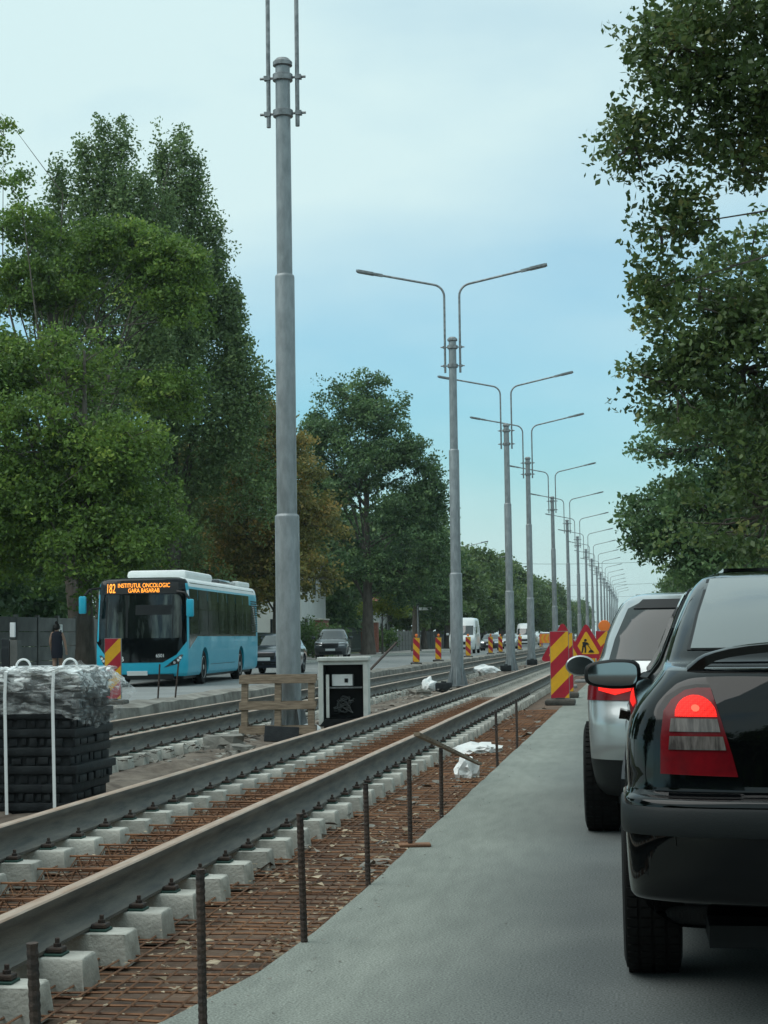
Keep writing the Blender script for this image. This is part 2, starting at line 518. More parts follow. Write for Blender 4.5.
g = MB()
nx, ny = 2, 2
g.add([(-1500, -60, -0.52), (1500, -60, -0.52), (1500, 3000, -0.52), (-1500, 3000, -0.52)], [(0, 1, 2, 3)])
tag(g.build('ground', 'soil'), kind='structure')
e = MB()
_edge = [(-1.31, 900), (-1.31, 40)]
_y = 30.0
while _y > 8.3:
    _edge.append((-1.31 + rnd.uniform(-.006, .006), _y)); _y -= rnd.uniform(.12, .5)
for _x, _yy in ((-1.31, 8.2), (-1.325, 7.2), (-1.37, 6.3), (-1.49, 5.5), (-1.66, 4.8), (-2.1, 3.4)):
    _edge.append((_x + rnd.uniform(-.004, .004), _yy))
e.prism([(4.3, -10), (4.3, 900)] + _edge + [(-2.4, 2), (-2.4, -10)], -0.515, 0.0, plane='XY')
tag(e.build('road', 'slab'), kind='structure')
sheet('kerb', 4.3, 4.45, -40, 900, -0.515, 0.12, 'concrete')
sheet('pavement', 4.45, 400, -40, 900, -0.515, 0.10, 'paving')
sheet('far_road', -17.0, -10.25, -40, 900, -0.515, -0.06, 'asphalt_pale')
sheet('far_kerb', -17.15, -17.0, -40, 900, -0.515, 0.08, 'concrete')
sheet('far_pavement', -20.6, -17.15, -40, 900, -0.515, 0.06, 'paving')
sheet('verge', -500, -20.6, -40, 900, -0.515, 0.07, 'grass_ground')

# broken concrete edge along the far road (uneven top)
e = MB()
ys = np.arange(14, 330, 0.8)
prev = None
V, F = [], []
for i, y in enumerate(ys):
    top = -0.04 + rnd.uniform(-0.025, 0.04)
    xi = -9.72 + rnd.uniform(-0.06, 0.06)
    V += [(-10.249, y, -0.51), (-10.249, y, top), (-9.95, y, top + rnd.uniform(-0.02, 0.02)), (xi, y, top - 0.05), (xi + 0.06, y, -0.51)]
    if i:
        a = (i - 1) * 5
        F += [(a + k, a + k + 1, a + k + 6, a + k + 5) for k in range(4)]
e.add(V, F)
tag(e.build('broken_kerb', 'concrete_dirty'), kind='structure')

# rubble bank between the two tracks
e = MB()
V, F = [], []
xs = np.linspace(-6.75, -5.0, 9)
ys = np.arange(12, 260, 0.35)
for i, y in enumerate(ys):
    for j, x in enumerate(xs):
        prof = math.sin(math.pi * j / 8)
        V.append((x, y, -0.515 + prof * (0.11 + rnd.uniform(-0.05, 0.08))))
for i in range(len(ys) - 1):
    for j in range(8):
        a = i * 9 + j
        F.append((a, a + 1, a + 10, a + 9))
e.add(V, F)
tag(e.build('rubble_bank', 'rubble_soil', smooth=40), kind='structure')

# ------------------------------------------------------------------ tram rails and sleepers
RT = -0.10            # rail top
prof_r = [(0.100, -0.222), (0.100, -0.206), (0.070, -0.194), (0.044, -0.176), (0.029, -0.145), (0.023, -0.11), (0.025, -0.078), (0.037, -0.05), (0.042, -0.035), (0.042, -0.008), (0.033, 0.0)]
prof = prof_r + [(-a, c) for a, c in prof_r[::-1]]

def rail(x, y0, y1, label):
    b = MB()
    ys_ = list(np.arange(y0, 120, 2.0)) + list(np.arange(120, y1, 12.0))
    n = len(prof)
    V, F, M = [], [], []
    for y in ys_:
        wob = 0.012 * math.sin(y * 0.21 + x) + 0.006 * math.sin(y * 0.83)
        V += [(x + a + wob, y, RT + c) for a, c in prof]
    for i in range(len(ys_) - 1):
        for k in range(n):
            F.append((i * n + k, i * n + (k + 1) % n, (i + 1) * n + (k + 1) % n, (i + 1) * n + k))
            M.append(1 if k in (9, 10, 11) else 0)
    o = len(b.v)
    b.v += V
    b.f += F
    b.m += M
    ob = b.build('tram_rail', ['rail_steel', 'rail_head'], smooth=35)
    tag(ob, label, 'rail', 'tram rails')
    return ob
rail(-2.98, 2.0, 420, 'grey steel tram rail nearest the road with rust brown running top')
rail(-4.48, 4.0, 420, 'grey steel tram rail running past the foot of the wrapped black stack')
rail(-6.98, 12.0, 420, 'grey tram rail just beyond the wrapped stack, nearer rail of the farther track')
rail(-8.48, 14.0, 420, 'grey tram rail alongside the broken concrete kerb of the far road')

SZ = RT - 0.234        # sleeper top
def block_bm():
    bm = bmesh.new()
    bmesh.ops.create_cube(bm, size=1)
    for q in bm.verts:
        top = q.co.z > 0
        q.co = Vector((q.co.x * (0.60 if top else 0.64), q.co.y * (0.23 if top else 0.29), q.co.z * 0.17 + SZ - 0.085))
    bmesh.ops.bevel(bm, geom=list(bm.edges), offset=0.011, segments=2, affect='EDGES', profile=0.5)
    for q in bm.verts:
        q.co += Vector((rnd.uniform(-.004, .004), rnd.uniform(-.004, .004), rnd.uniform(-.002, .002)))
    return bm
bk = MB(); bk.bm(block_bm())
block_me = bk.mesh('sleeper_block', 'concrete', smooth=50)
tb = MB()
for y in (-0.05, 0.05):
    tb.tube([(-0.45, y, SZ - 0.15), (0.45, y, SZ - 0.15)], 0.008, 5)
tb.tube([(-0.45, 0, SZ - 0.05), (0.45, 0, SZ - 0.05)], 0.008, 5)
for k in range(8):
    x = -0.44 + k * 0.11
    for y in (-0.05, 0.05):
        tb.tube([(x, y, SZ - 0.15), (x + 0.055, 0, SZ - 0.05), (x + 0.11, y, SZ - 0.15)], 0.005, 4)
tie_me = tb.mesh('tie_bar', 'rust')
fb = MB()
for s in (1,):
    fb.box(0.09, 0.185, -0.06, 0.06, SZ, SZ + 0.013, 1, 0.004)
    fb.box(0.095, 0.178, -0.045, 0.045, SZ + 0.013, SZ + 0.040, 0, 0.008)
    fb.lathe([(0.020, SZ + 0.040), (0.020, SZ + 0.056), (0.012, SZ + 0.058), (0.012, SZ + 0.080), (0.006, SZ + 0.083)], 8, (0.142, 0, 0))
fast_me = fb.mesh('rail_fastening', ['rust_dark', 'green_pad'])
one = MB()
_z0, _z1, _zt = SZ - 0.17, SZ, SZ - 0.10
one.prism([(-1.055, _z0), (-.445, _z0), (-.445, _zt - .04), (.445, _zt - .04), (.445, _z0), (1.055, _z0), (1.04, _z1 - .02), (1.02, _z1), (.48, _z1), (.46, _z1 - .02), (.445, _zt),
           (-.445, _zt), (-.46, _z1 - .02), (-.48, _z1), (-1.02, _z1), (-1.04, _z1 - .02)], -.115, .115)
single_me = one.mesh('sleeper_pair', 'concrete')
mini = MB()
for s in (-1, 1):
    mini.box(s * 0.75 - 0.33, s * 0.75 + 0.33, -0.12, 0.12, SZ - 0.2, SZ)

def sleeper(xc, y, label, group, parts=True):
    if parts:
        t = empty('concrete_sleeper', (xc, y, 0), rnd.uniform(-.01, .01), label, 'sleeper', group)
        for s in (-1, 1):
            o = link('sleeper_block', block_me, t); o.location = (s * 0.75, 0, 0)
            o.rotation_euler = (0, 0, rnd.uniform(-.03, .03) + (math.pi if rnd.random() < .5 else 0))
            for q_ in (-1, 1):
                f = link('rail_fastening', fast_me, t); f.location = (s * 0.75, 0, 0); f.rotation_euler = (0, 0, 0 if q_ > 0 else math.pi)
        link('tie_bar', tie_me, t)
    else:
        o = link('concrete_sleeper', single_me)
        o.location = (xc, y, 0)
        tag(o, label, 'sleeper', group)

N1, N2 = 150, 140
ysl = 3.45
for i in range(N1):
    sleeper(-3.73, ysl, 'pale twin block concrete sleeper under the rails of the nearer track', 'sleepers of the nearer tram track', i < 60)
    ysl += 0.715 + rnd.uniform(-.015, .015)
def rest(xc, y0, y1, label):
    b = MB()
    for y in np.arange(y0, y1, 0.715):
        for s in (-1, 1):
            b.box(xc + s * 0.75 - 0.33, xc + s * 0.75 + 0.33, y - .12, y + .12, SZ - 0.2, SZ)
    tag(b.build('sleeper_row', 'concrete'), label, 'sleepers', kind='stuff')
rest(-3.73, ysl, 330, 'far rows of pale concrete sleepers receding under the nearer track')
ysl = 15.0
for i in range(N2):
    sleeper(-7.73, ysl, 'pale twin block concrete sleeper under the rails of the farther track', 'sleepers of the farther tram track', i < 50)
    ysl += 0.715 + rnd.uniform(-.015, .015)
rest(-7.73, ysl, 330, 'far rows of pale concrete sleepers receding under the farther track')

# rebar mats
def mat_mesh(x0, x1, y0, y1, dx, dy, z, label, name='rebar_mat'):
    b = MB()
    x = x0
    while x <= x1:
        jx = rnd.uniform(-.03, .03); kx = rnd.uniform(-.0022, .0022)
        pts = []
        y = y0
        while y <= y1 + .01:
            pts.append((x + jx + kx * (y - y0) + rnd.uniform(-.016, .016), y, z + rnd.uniform(-.012, .012)))
            y += 1.5
        b.tube([(p[0], p[1], p[2] + .012) for p in pts], 0.006, 4, cap=False)
        x += dx
    y = y0
    while y <= y1:
        sk = rnd.uniform(-.09, .09); y += rnd.uniform(-.03, .03)
        b.tube([(x0 - .05, y - sk, z + rnd.uniform(-.01, .008)), ((x0 + x1) / 2, y, z + rnd.uniform(-.01, .01)), (x1 + .05, y + sk, z + rnd.uniform(-.01, .008))], 0.006, 4, cap=False)
        y += dy
    o = b.build(name, 'rust')
    tag(o, label, 'rebar mat')
mat_mesh(-2.95, -1.50, 3, 40, 0.105, 0.16, -0.47, 'rusty welded rebar mat beside the concrete strip strewn with dry leaves')
mat_mesh(-4.40, -3.06, 4, 62, 0.19, 0.15, -0.46, 'dense rusty rebar mat lying between the rails of the nearer track')
mat_mesh(-8.40, -7.06, 16, 70, 0.22, 0.2, -0.45, 'rusty rebar mat between the rails of the farther track')

# dry leaves and crumbs of litter
def litter(name, spots, label, m, smin, smax):
    b = MB()
    for (x0, x1, y0, y1, z, n) in spots:
        for _ in range(n):
            x, y = rnd.uniform(x0, x1), y0 + (y1 - y0) * rnd.random() ** 1.4
            s = rnd.uniform(smin, smax)
            a = rnd.uniform(0, 6.28)
            p = [Vector((math.cos(a + t) * s * q, math.sin(a + t) * s * q, rnd.uniform(0, s * .6))) for t, q in ((0, 1), (1.1, .6), (2.2, .8), (3.14, 1), (4.2, .6), (5.3, .7))]
            zz = z + rnd.uniform(0, .04)
            b.add([(x + v.x, y + v.y, zz + v.z) for v in p], [(0, 1, 2, 3), (0, 3, 4, 5)])
    tag(b.build(name, m), label, 'litter', kind='stuff')
litter('fallen_leaves', [(-2.75, -1.42, 3, 26, -.455, 900), (-2.0, -1.45, 6.5, 9.0, -.45, 260), (-1.95, -1.42, 9, 13, -.45, 260), (-2.6, -1.6, 4.6, 6, -.455, 120), (-4.4, -3.1, 5, 30, -.42, 130), (-1.5, -1.32, 5, 16, -.44, 60), (-2.5, -1.5, 7, 10, -.44, 90)],
       'pale dry leaves and scraps strewn over the rusty rebar', 'dry_leaf', 0.006, 0.026)
litter('leaf_piles', [(-2.6, -1.42, 4, 16, -.45, 60), (-1.9, -1.42, 6.5, 9.5, -.45, 50), (-2.4, -1.45, 10, 18, -.45, 50)], 'larger curled beige leaves lying on the rebar', 'dry_leaf', 0.025, 0.06)
litter('grit', [(-1.46, -1.1, 5.5, 20, .001, 260), (-1.3, 1.2, 5, 20, .001, 90)], 'fine grit and crumbs scattered along the edge of the road', 'concrete_dirty', 0.003, 0.010)
litter('rubble', [(-6.7, -5.05, 22, 60, -.36, 420), (-6.7, -5.0, 60, 120, -.36, 260), (-2.7, -1.4, 12, 40, -.48, 150)], 'small stones and broken concrete crumbs between the tracks', 'concrete_dirty', 0.03, 0.09)

# rusty stakes along the concrete edge
sp = MB()
pr = []
z = -0.5
k = 0
while z < 0.5:
    pr.append((0.0128 if k % 2 else 0.0146, z)); z += 0.011; k += 1
sp.lathe(pr, 8)
stake_me = sp.mesh('rebar_stake', 'rust_dark')
stakes = [(-1.345, 3.90, 'thick rusty ribbed stake cut by the lower left picture corner', .06, -.03, 1.05),
          (-1.33, 5.32, 'rusty ribbed stake second from the lower left picture corner', .02, .01, 1.0),
          (-1.325, 6.93, 'rusty stake third from the lower left, standing at the strip edge', -.05, .02, 1.02),
          (-1.32, 8.55, 'rusty stake fourth from the lower left, leaning slightly left', -.03, -.03, 0.98),
          (-1.315, 10.1, 'rusty stake with a small plate at its foot', .0, .0, 1.0),
          (-1.32, 11.75, 'rusty stake holding up the leaning wooden lath', .01, .0, 0.92),
          (-1.32, 16.4, 'thin rusty stake beside the end of the wooden lath', -.02, .01, 1.0),
          (-1.33, 19.2, 'farthest rusty stake before the large striped board', -.09, .0, 1.02)]
for x, y, lb, lx, ly, s in stakes:
    o = link('rebar_stake', stake_me)
    o.location = (x, y, 0); o.rotation_euler = (ly, lx, rnd.uniform(0, 6)); o.scale = (1, 1, s)
    tag(o, lb, 'rebar stake', 'rebar stakes along the strip edge')
for x, y, lb, lx in ((-11.5 + 1.3, 40.4, 'thin dark stake in front of the bus licence plate, left of two', .05), (-10.2, 42.3, 'thin dark stake in front of the bus bumper, right of two', -.04)):
    pass
o = link('rebar_stake', stake_me); o.location = (-10.15, 36.9, 0.1); o.scale = (1.4, 1.4, 1.2); o.rotation_euler = (0, .06, 0)
tag(o, 'thin dark stake standing before the bus, close to the striped board', 'rebar stake')
o = link('rebar_stake', stake_me); o.location = (-10.1, 37.2, 0.1); o.scale = (1.4, 1.4, 1.3); o.rotation_euler = (0, .1, 0)
o.location = (-9.95, 37.6, 0.1)
tag(o, 'thin dark stake standing before the bus, farther from the striped board', 'rebar stake')
b = MB(); b.box(-.09, .09, -.05, .05, 0.001, 0.016, 0, .004)
o = b.build('stake_plate', 'rust'); o.location = (-1.29, 10.1, 0.001); o.rotation_euler = (0, 0, .2)
tag(o, 'small rusty plate at the foot of a stake', 'plate')
b = MB()
b.bar((-1.47, 16.3, 0.02), (-1.345, 10.7, 0.60), 0.035, 0.022)
tag(b.build('wooden_lath', 'timber'), 'long thin wooden lath leaning on a rusty stake', 'lath')

# ------------------------------------------------------------------ street lamps
def lamp_post(Y, label, first=False, X=-5.70, rot=0.0):
    o = empty('street_lamp', (X, Y, -0.36), rot, label, 'street lamp', 'lamp posts between the tracks')
    return o
def lamp_parts(t, detail=True):
    n = 20 if detail else 10
    b = MB()
    b.lathe([(0.200, 0), (0.198, 3.50), (0.194, 3.52), (0.163, 3.55), (0.160, 7.41), (0.156, 7.43), (0.128, 7.46), (0.120, 10.9)], n)
    p = b.build('pole', 'galvanised', t, smooth=40)
    b = MB()
    b.box(-.34, .34, -.34, .34, 0, .03, 0)
    for k in range(8):
        a = k * math.pi / 4
        d = Vector((math.cos(a), math.sin(a), 0)); q = Vector((-d.y, d.x, 0)) * .009
        b.add([d * .2 - q, d * .33 - q + Vector((0, 0, .03)), d * .32 - q + Vector((0, 0, .12)), d * .2 - q + Vector((0, 0, .62)),
               d * .2 + q, d * .33 + q + Vector((0, 0, .03)), d * .32 + q + Vector((0, 0, .12)), d * .2 + q + Vector((0, 0, .62))],
              [(0, 1, 2, 3), (7, 6, 5, 4), (1, 5, 6, 2), (2, 6, 7, 3)])
    b.build('base_plate', 'galvanised', t)
    for z in (10.12, 10.72):
        b = MB()
        b.lathe([(0.15, z - .06), (0.165, z - .05), (0.165, z + .05), (0.15, z + .06)], n)
        for s in (-1, 1):
            b.box(s * .26 - .05, s * .26 + .05, -.05, .05, z - .035, z + .035)
            b.tube([(s * .14, 0, z), (s * .38, 0, z)], .022, 6)
        b.build('clamp', 'galvanised_dark', t, smooth=40)
    b = MB(); b.lathe([(0.10, 10.9), (0.16, 10.92), (0.16, 10.98), (0.1, 11.04)], n)
    b.build('pole_cap', 'galvanised_dark', t, smooth=40)
    for s in (-1, 1):
        b = MB()
        pts = [(s * .24, 0, 9.9), (s * .24, 0, 12.35)]
        for k in range(1, 7):
            a = k / 6 * R(78)
            pts.append((s * (.24 + .4 * (1 - math.cos(a))), 0, 12.35 + .4 * math.sin(a)))
        lx, lz = pts[-1][0], pts[-1][2]
        pts.append((lx + s * 1.75, 0, lz + 1.75 * math.tan(R(12))))
        b.tube(pts, .036, 8)
        arm = b.build('bracket_arm', 'galvanised_dark', t, smooth=50)
        b = MB()
        d = Vector((s * math.cos(R(12)), 0, math.sin(R(12))))
        a0 = Vector(pts[-1]) - d * .1
        b.bar(a0, a0 + d * .22, .10, .09)
        b.bar(a0 + d * .2, a0 + d * .85, .26, .06)
        b.bar(a0 + d * .3, a0 + d * .8, .18, .10)
        b.build('lamp_head', 'galvanised_dark', t)
ordn = ['first', 'second', 'third', 'fourth', 'fifth', 'sixth', 'seventh', 'eighth', 'ninth', 'tenth', 'eleventh', 'twelfth', 'thirteenth',
        'fourteenth', 'fifteenth', 'sixteenth', 'seventeenth', 'eighteenth', 'nineteenth', 'twentieth']
lampY = [28.1, 55.8, 79.3, 94.5, 122, 147, 172]
lampY += [198 + 25 * k for k in range(12)]
lab = ['thick galvanised lamp post right behind the leaning wooden pallet, its arms above the picture',
       'galvanised double armed lamp post beyond the open white cabinet']
L0 = lamp_post(lampY[0], lab[0], X=-5.58)
lamp_parts(L0)
KIDS[L0.name] = list(L0.children)
for i, Y in enumerate(lampY[1:], 1):
    c = copy_tree(L0)
    c.location = (-5.70, Y, -0.36)
    c.rotation_euler = (rnd.uniform(-.004, .004), rnd.uniform(-.004, .004), rnd.uniform(-.04, .04))
    c['label'] = lab[1] if i == 1 else '%s galvanised double armed lamp post counted from the leaning wooden pallet' % ordn[i]
# tall road lamps among the far trees
def side_lamp(x, y, label):
    t = empty('street_lamp', (x, y, 0), 0, label, 'street lamp', 'lamps along the far pavement')
    b = MB(); b.lathe([(.12, 0), (.07, 10.4)], 8); b.build('pole', 'galvanised_dark', t, smooth=40)
    b = MB(); b.tube([(0, 0, 10.4), (.1, 0, 10.7), (.4, 0, 10.85), (2.6, 0, 11.3)], .04, 6); b.build('bracket_arm', 'galvanised_dark', t)
    b = MB(); b.bar((2.5, 0, 11.3), (3.3, 0, 11.45), .26, .1); b.build('lamp_head', 'galvanised_dark', t)
side_lamp(-19.3, 192, 'grey single armed lamp over the far trees, nearest of three')
side_lamp(-19.3, 226, 'grey single armed lamp over the far trees, middle of three')
side_lamp(-19.3, 262, 'grey single armed lamp over the far trees, farthest of three')
b = MB()
for Y, z in ((240, 11.2), (330, 10.8), (420, 10.5)):
    pts = [(-22 + 32 * k / 10, Y, z - .5 * (1 - ((k - 5) / 5) ** 2)) for k in range(11)]
    b2 = MB(); b2.tube(pts, .022, 4)
    tag(b2.build('span_wire', 'wire'), {240: 'nearest thin span wire crossing above the street between the lamp posts', 330: 'middle thin span wire crossing high above the street', 420: 'farthest thin span wire crossing high above the street'}[Y], 'wire')

# black rubber feet and bags at the posts
def rubber_foot(x, y, z, rz, label, s=1.0):
    b = MB()
    b.box(-.24 * s, .24 * s, -.16 * s, .16 * s, 0, .26 * s, 0, .03 * s)
    b.box(-.08 * s, .08 * s, -.05 * s, .05 * s, .26 * s, .30 * s, 0, .01 * s)
    o = b.build('rubber_block', 'rubber_pad', smooth=40); o.location = (x, y, z); o.rotation_euler = (0, 0, rz)
    tag(o, label, 'sign foot')
rubber_foot(-5.67, 51.6, -.40, .05, 'black rubber foot block before the second lamp post')
rubber_foot(-5.75, 76.9, -.33, .05, 'black rubber foot block before the third lamp post')
rubber_foot(-5.55, 92.5, -.33, .1, 'black rubber foot block before the fourth lamp post', 1.1)

def bag(x, y, z, sx, sy, sz, label, seed):
    rr = random.Random(seed)
    bm = bmesh.new()
    bmesh.ops.create_icosphere(bm, subdivisions=3, radius=1)
    for q in bm.verts:
        n_ = 1 + .25 * math.sin(q.co.x * 5 + seed) * math.cos(q.co.y * 6) + rr.uniform(-.12, .12)
        q.co = Vector((q.co.x * sx * n_, q.co.y * sy * n_, max(q.co.z, -.25) * sz * n_ + sz * .25))
    b = MB(); b.bm(bm)
    o = b.build('plastic_bag', 'white_plastic', smooth=20); o.location = (x, y, z)
    tag(o, label, 'bag')
bag(-6.15, 52, -.40, .22, .3, .3, 'crumpled white bag left of the second lamp post foot', 1)
bag(-6.5, 75, -.33, .55, .3, .25, 'long crumpled white sheet left of the third lamp post', 2)
bag(-2.35, 25.5, -.46, .32, .4, .10, 'crumpled white plastic sheet on the rebar beyond the wooden lath', 3)
bag(-2.05, 21.0, -.46, .14, .3, .18, 'small crumpled white bag near the farthest stake', 4)
bag(-5.25, 28.0, -.38, .22, .2, .16, 'white crumpled bag under the leaning wooden pallet', 5)

# ------------------------------------------------------------------ striped guide boards and warning signs
def stripe_polys(wd, h, n=5, flip=False, sl=1.0):
    """diagonal bands clipped to a wd x h board: list of (poly, colour index)"""
    out = []
    period = h * 0.48
    band = period / 2
    for k in range(-4, 14):
        z0 = k * band + .04 * h
        poly = []
        # band between lines z = z0 + sl*x and z = z0+band + sl*x
        pts = [(-wd / 2, z0), (wd / 2, z0 + sl * wd), (wd / 2, z0 + sl * wd + band), (-wd / 2, z0 + band)]
        poly = pts
        for (lim, keep_low) in ((h, True), (0.0, False)):
            res = []
            for i in range(len(poly)):
                a, b_ = poly[i], poly[(i + 1) % len(poly)]
                ia = a[1] <= lim if keep_low else a[1] >= lim
                ib = b_[1] <= lim if keep_low else b_[1] >= lim
                if ia: res.append(a)
                if ia != ib:
                    t = (lim - a[1]) / (b_[1] - a[1])
                    res.append((a[0] + t * (b_[0] - a[0]), lim))
            poly = res
            if len(poly) < 3: break
        if len(poly) >= 3:
            if flip: poly = [(-x, z) for x, z in poly][::-1]
            out.append((poly, k % 2))
    return out

def board_meshes(wd, h, flip=False, z0=0.12, sl=1.0, phase=0):
    b = MB(); b.box(-wd / 2 - .008, wd / 2 + .008, 0.003, .045, z0 - .008, z0 + h + .008, 0, .004)
    back = b.mesh('board', 'sign_back')
    b = MB()
    for poly, ci in stripe_polys(wd, h, flip=flip, sl=sl):
        b.add([(x, 0.0, z + z0) for x, z in poly], [tuple(range(len(poly)))], (ci + phase) % 2)
    me = bpy.data.meshes.new('stripes')
    me.from_pydata(b.v, [], b.f)
    me.materials.append(MATS['sign_yellow']); me.materials.append(MATS['sign_red'])
    me.polygons.foreach_set('material_index', b.m)
    b = MB(); b.box(-.25, .25, -.2, .22, 0.0, .10, 0, .03); b.box(-.08, .08, -.06, .08, .09, .125, 0, .01)
    foot = b.mesh('foot', 'rubber_old', smooth=40)
    b = MB()
    b.lathe([(.02, 0), (.02, .05), (.06, .055), (.07, .1), (.06, .16), (.02, .18)], 10, (0, .02, z0 + h))
    bea = b.mesh('beacon', 'sign_orange', smooth=40)
    return back, me, foot, bea
BM1 = board_meshes(.30, 1.1, phase=0)
BM2 = board_meshes(.30, 1.1, flip=True, phase=1)
def guide_board(x, y, z, label, group='striped guide boards along the works', M=BM1, rz=0., beacon=False, s=1.0, tilt=0.):
    t = empty('guide_board', (x, y, z), rz, label, 'guide board', group)
    t.scale = (s, s, s)
    t.rotation_euler = (0, tilt, rz)
    link('board', M[0], t); link('stripes', M[1], t); link('foot', M[2], t)
    if beacon: link('beacon', M[3], t)
    return t
guide_board(-1.36, 30.4, 0, 'large red and yellow striped board standing on the concrete strip edge', s=1.02)
guide_board(-1.42, 34.0, 0, 'striped board half hidden behind the large one on the strip', s=1.0)
guide_board(-1.28, 45.6, 0, 'striped board under the clear men at work triangle', s=.95)
guide_board(-1.05, 50.0, 0, 'striped board showing right of the men at work triangle', s=1.05, rz=.1)
guide_board(-10.36, 34.3, -.08, 'red and yellow striped board between the wrapped stack and bus', s=1.08)
kb = [(81, .2), (90, -.1), (106, .3), (122, .0), (131, -.2), (152, .1), (168, 0), (185, .1)]
for i, (y, rz) in enumerate(kb):
    guide_board(-10.15, y, -.06, '%s striped board along the far kerb counted from the open cabinet' % ordn[i], M=BM2, rz=rz, beacon=True, s=1.0, tilt=rnd.uniform(-.03, .03))
# chevron boards across the far end of the works
def chevron(x, y, label):
    t = empty('chevron_board', (x, y, -.1), 0, label, 'chevron board', 'orange chevron boards at the far end')
    b = MB(); b.box(-.62, .62, .003, .05, .55, 1.45, 0, .006); b.build('board', 'sign_orange', t)
    b = MB()
    for k in range(3):
        xx = -.5 + k * .42
        for q in (((xx, 1.0), (xx + .2, 1.0), (xx + .42, 1.43), (xx + .22, 1.43)), ((xx, 1.0), (xx + .22, .57), (xx + .42, .57), (xx + .2, 1.0))):
            q = [(max(-.6, min(.6, a)), c) for a, c in q]
            b.add([(a, 0, c) for a, c in q], [(0, 1, 2, 3)])
    b.build('chevrons', 'sign_yellow', t)
    b = MB()
    for s in (-.45, .45): b.box(s - .03, s + .03, .05, .09, 0, .56)
    b.box(-.7, .7, -.15, .3, 0, .08, 0, .02)
    b.build('stand', 'sign_back', t)
chevron(-9.1, 175, 'orange chevron board across the tracks, left of two')
chevron(-7.7, 176, 'orange chevron board across the tracks, right of two')

def triangle_sign(x, y, z, label, s=1.0, rz=0.):
    t = empty('warning_sign', (x, y, z), rz, label, 'road sign', 'men at work signs')
    a = .42 * s
    def tri(r_, yy, th=0.0, rd=.06):
        pts = []
        for k in range(3):
            ang = R(90 + 120 * k)
            cx, cz = math.cos(ang) * (r_ - rd), math.sin(ang) * (r_ - rd)
            for j in range(-2, 3):
                q = ang + R(30 * j)
                pts.append((cx + rd * math.cos(q), cz + rd * math.sin(q)))
        return pts
    h0 = .9 * s
    b = MB(); b.prism([(p, q + h0) for p, q in tri(.54 * s, 0)], .003, .03); b.build('sign_plate', 'sign_red', t)
    b = MB(); P = [(p, q + h0) for p, q in tri(.36 * s, 0, rd=.03)]
    b.add([(p, 0, q) for p, q in P], [tuple(range(len(P)))]); b.build('sign_face', 'sign_yellow', t)
    b = MB()
    def poly(pts):
        b.add([(p * s, -.004, q * s + h0) for p, q in pts], [tuple(range(len(pts)))])
    poly([(-.02 + .035 * math.cos(k), .15 + .035 * math.sin(k)) for k in [i * .785 for i in range(8)]])
    poly([(-.10, .10), (-.03, .12), (.02, .05), (-.02, .0), (-.06, -.02), (-.09, .02)])
    poly([(-.10, .02), (-.06, .01), (-.07, -.07), (-.09, -.16), (-.13, -.16), (-.11, -.07)])
    poly([(-.06, .01), (-.01, -.0), (.0, -.08), (-.01, -.16), (-.05, -.16), (-.04, -.08)])
    poly([(-.03, .10), (.0, .07), (.07, .03), (.075, .05), (.02, .10)])
    poly([(-.02, .09), (.0, .10), (.13, -.09), (.115, -.10)])
    poly([(.04, -.16), (.20, -.16), (.15, -.10), (.11, -.08), (.07, -.11)])
    b.build('pictogram', 'sign_black', t)
    b = MB(); b.box(-.03, .03, .032, .07, 0.06, h0 + .3 * s); b.box(-.3, .3, -.2, .25, 0, .07, 0, .02)
    b.build('stand', 'sign_back', t)
triangle_sign(-1.33, 44.8, 0, 'red bordered yellow men at work triangle standing clear of the boards', s=1.0)
triangle_sign(-1.72, 40.3, 0, 'men at work triangle half hidden behind the large striped board', s=1.0, rz=.05)
# round warning lamp on the right of the boards
t = empty('warning_lamp', (-1.02, 52.5, 0), 0, 'round orange warning lamp on a stand above the last board', 'warning lamp')
b = MB(); b.lathe([(.05, -.05), (.17, -.04), (.18, 0), (.17, .04), (.05, .05)], 16, (0, 0, 1.43), 'Y'); b.build('lamp', 'sign_orange', t, smooth=50)
b = MB(); b.box(-.025, .025, -.02, .02, .05, 1.3); b.box(-.25, .25, -.2, .2, 0, .06, 0, .02); b.build('stand', 'sign_back', t)
# slanted post on the far kerb
b = MB(); b.bar((-10.1, 66, -.1), (-9.2, 67.5, 1.0), .09, .05)
tag(b.build('slanted_bar', 'rust_dark'), 'dark bar leaning out of the far kerb behind the cabinet', 'bar')

# ------------------------------------------------------------------ stacked black slabs, film, straps
SX0, SX1, SY0, SY1, SZ0 = -6.62, -5.20, 16.0, 17.2, -0.47
def slab_mesh(k):
    b = MB()
    rr = random.Random(k)
    Lx, Ly = SX1 - SX0, SY1 - SY0
    b.box(0, Lx, 0, Ly, .092, .168, 0, .006)
    b.box(.03, Lx - .03, .03, Ly - .03, .0, .092)
    x = .02
    while x < Lx - .08:
        wv = rr.uniform(.03, .10)
        b.box(x, x + wv, rr.uniform(.004, .02), .031, rr.uniform(.0, .02), rr.uniform(.06, .092), 0, .006)
        x += wv + rr.uniform(.012, .05)
    y = .02
    while y < Ly - .1:
        wv = rr.uniform(.04, .22)
        b.box(Lx - .031, Lx - rr.uniform(.0, .02), y, y + wv, rr.uniform(.0, .02), rr.uniform(.06, .092), 0, .006)
        y += wv + rr.uniform(.012, .05)
    return b.mesh('rubber_slab', 'rubber_pad', smooth=40)
slab_m = [slab_mesh(k) for k in range(3)]
NSL = 8
pos = ['bottom', 'second from bottom', 'third from bottom', 'fourth from bottom', 'fourth from top', 'third from top', 'second from top', 'topmost']
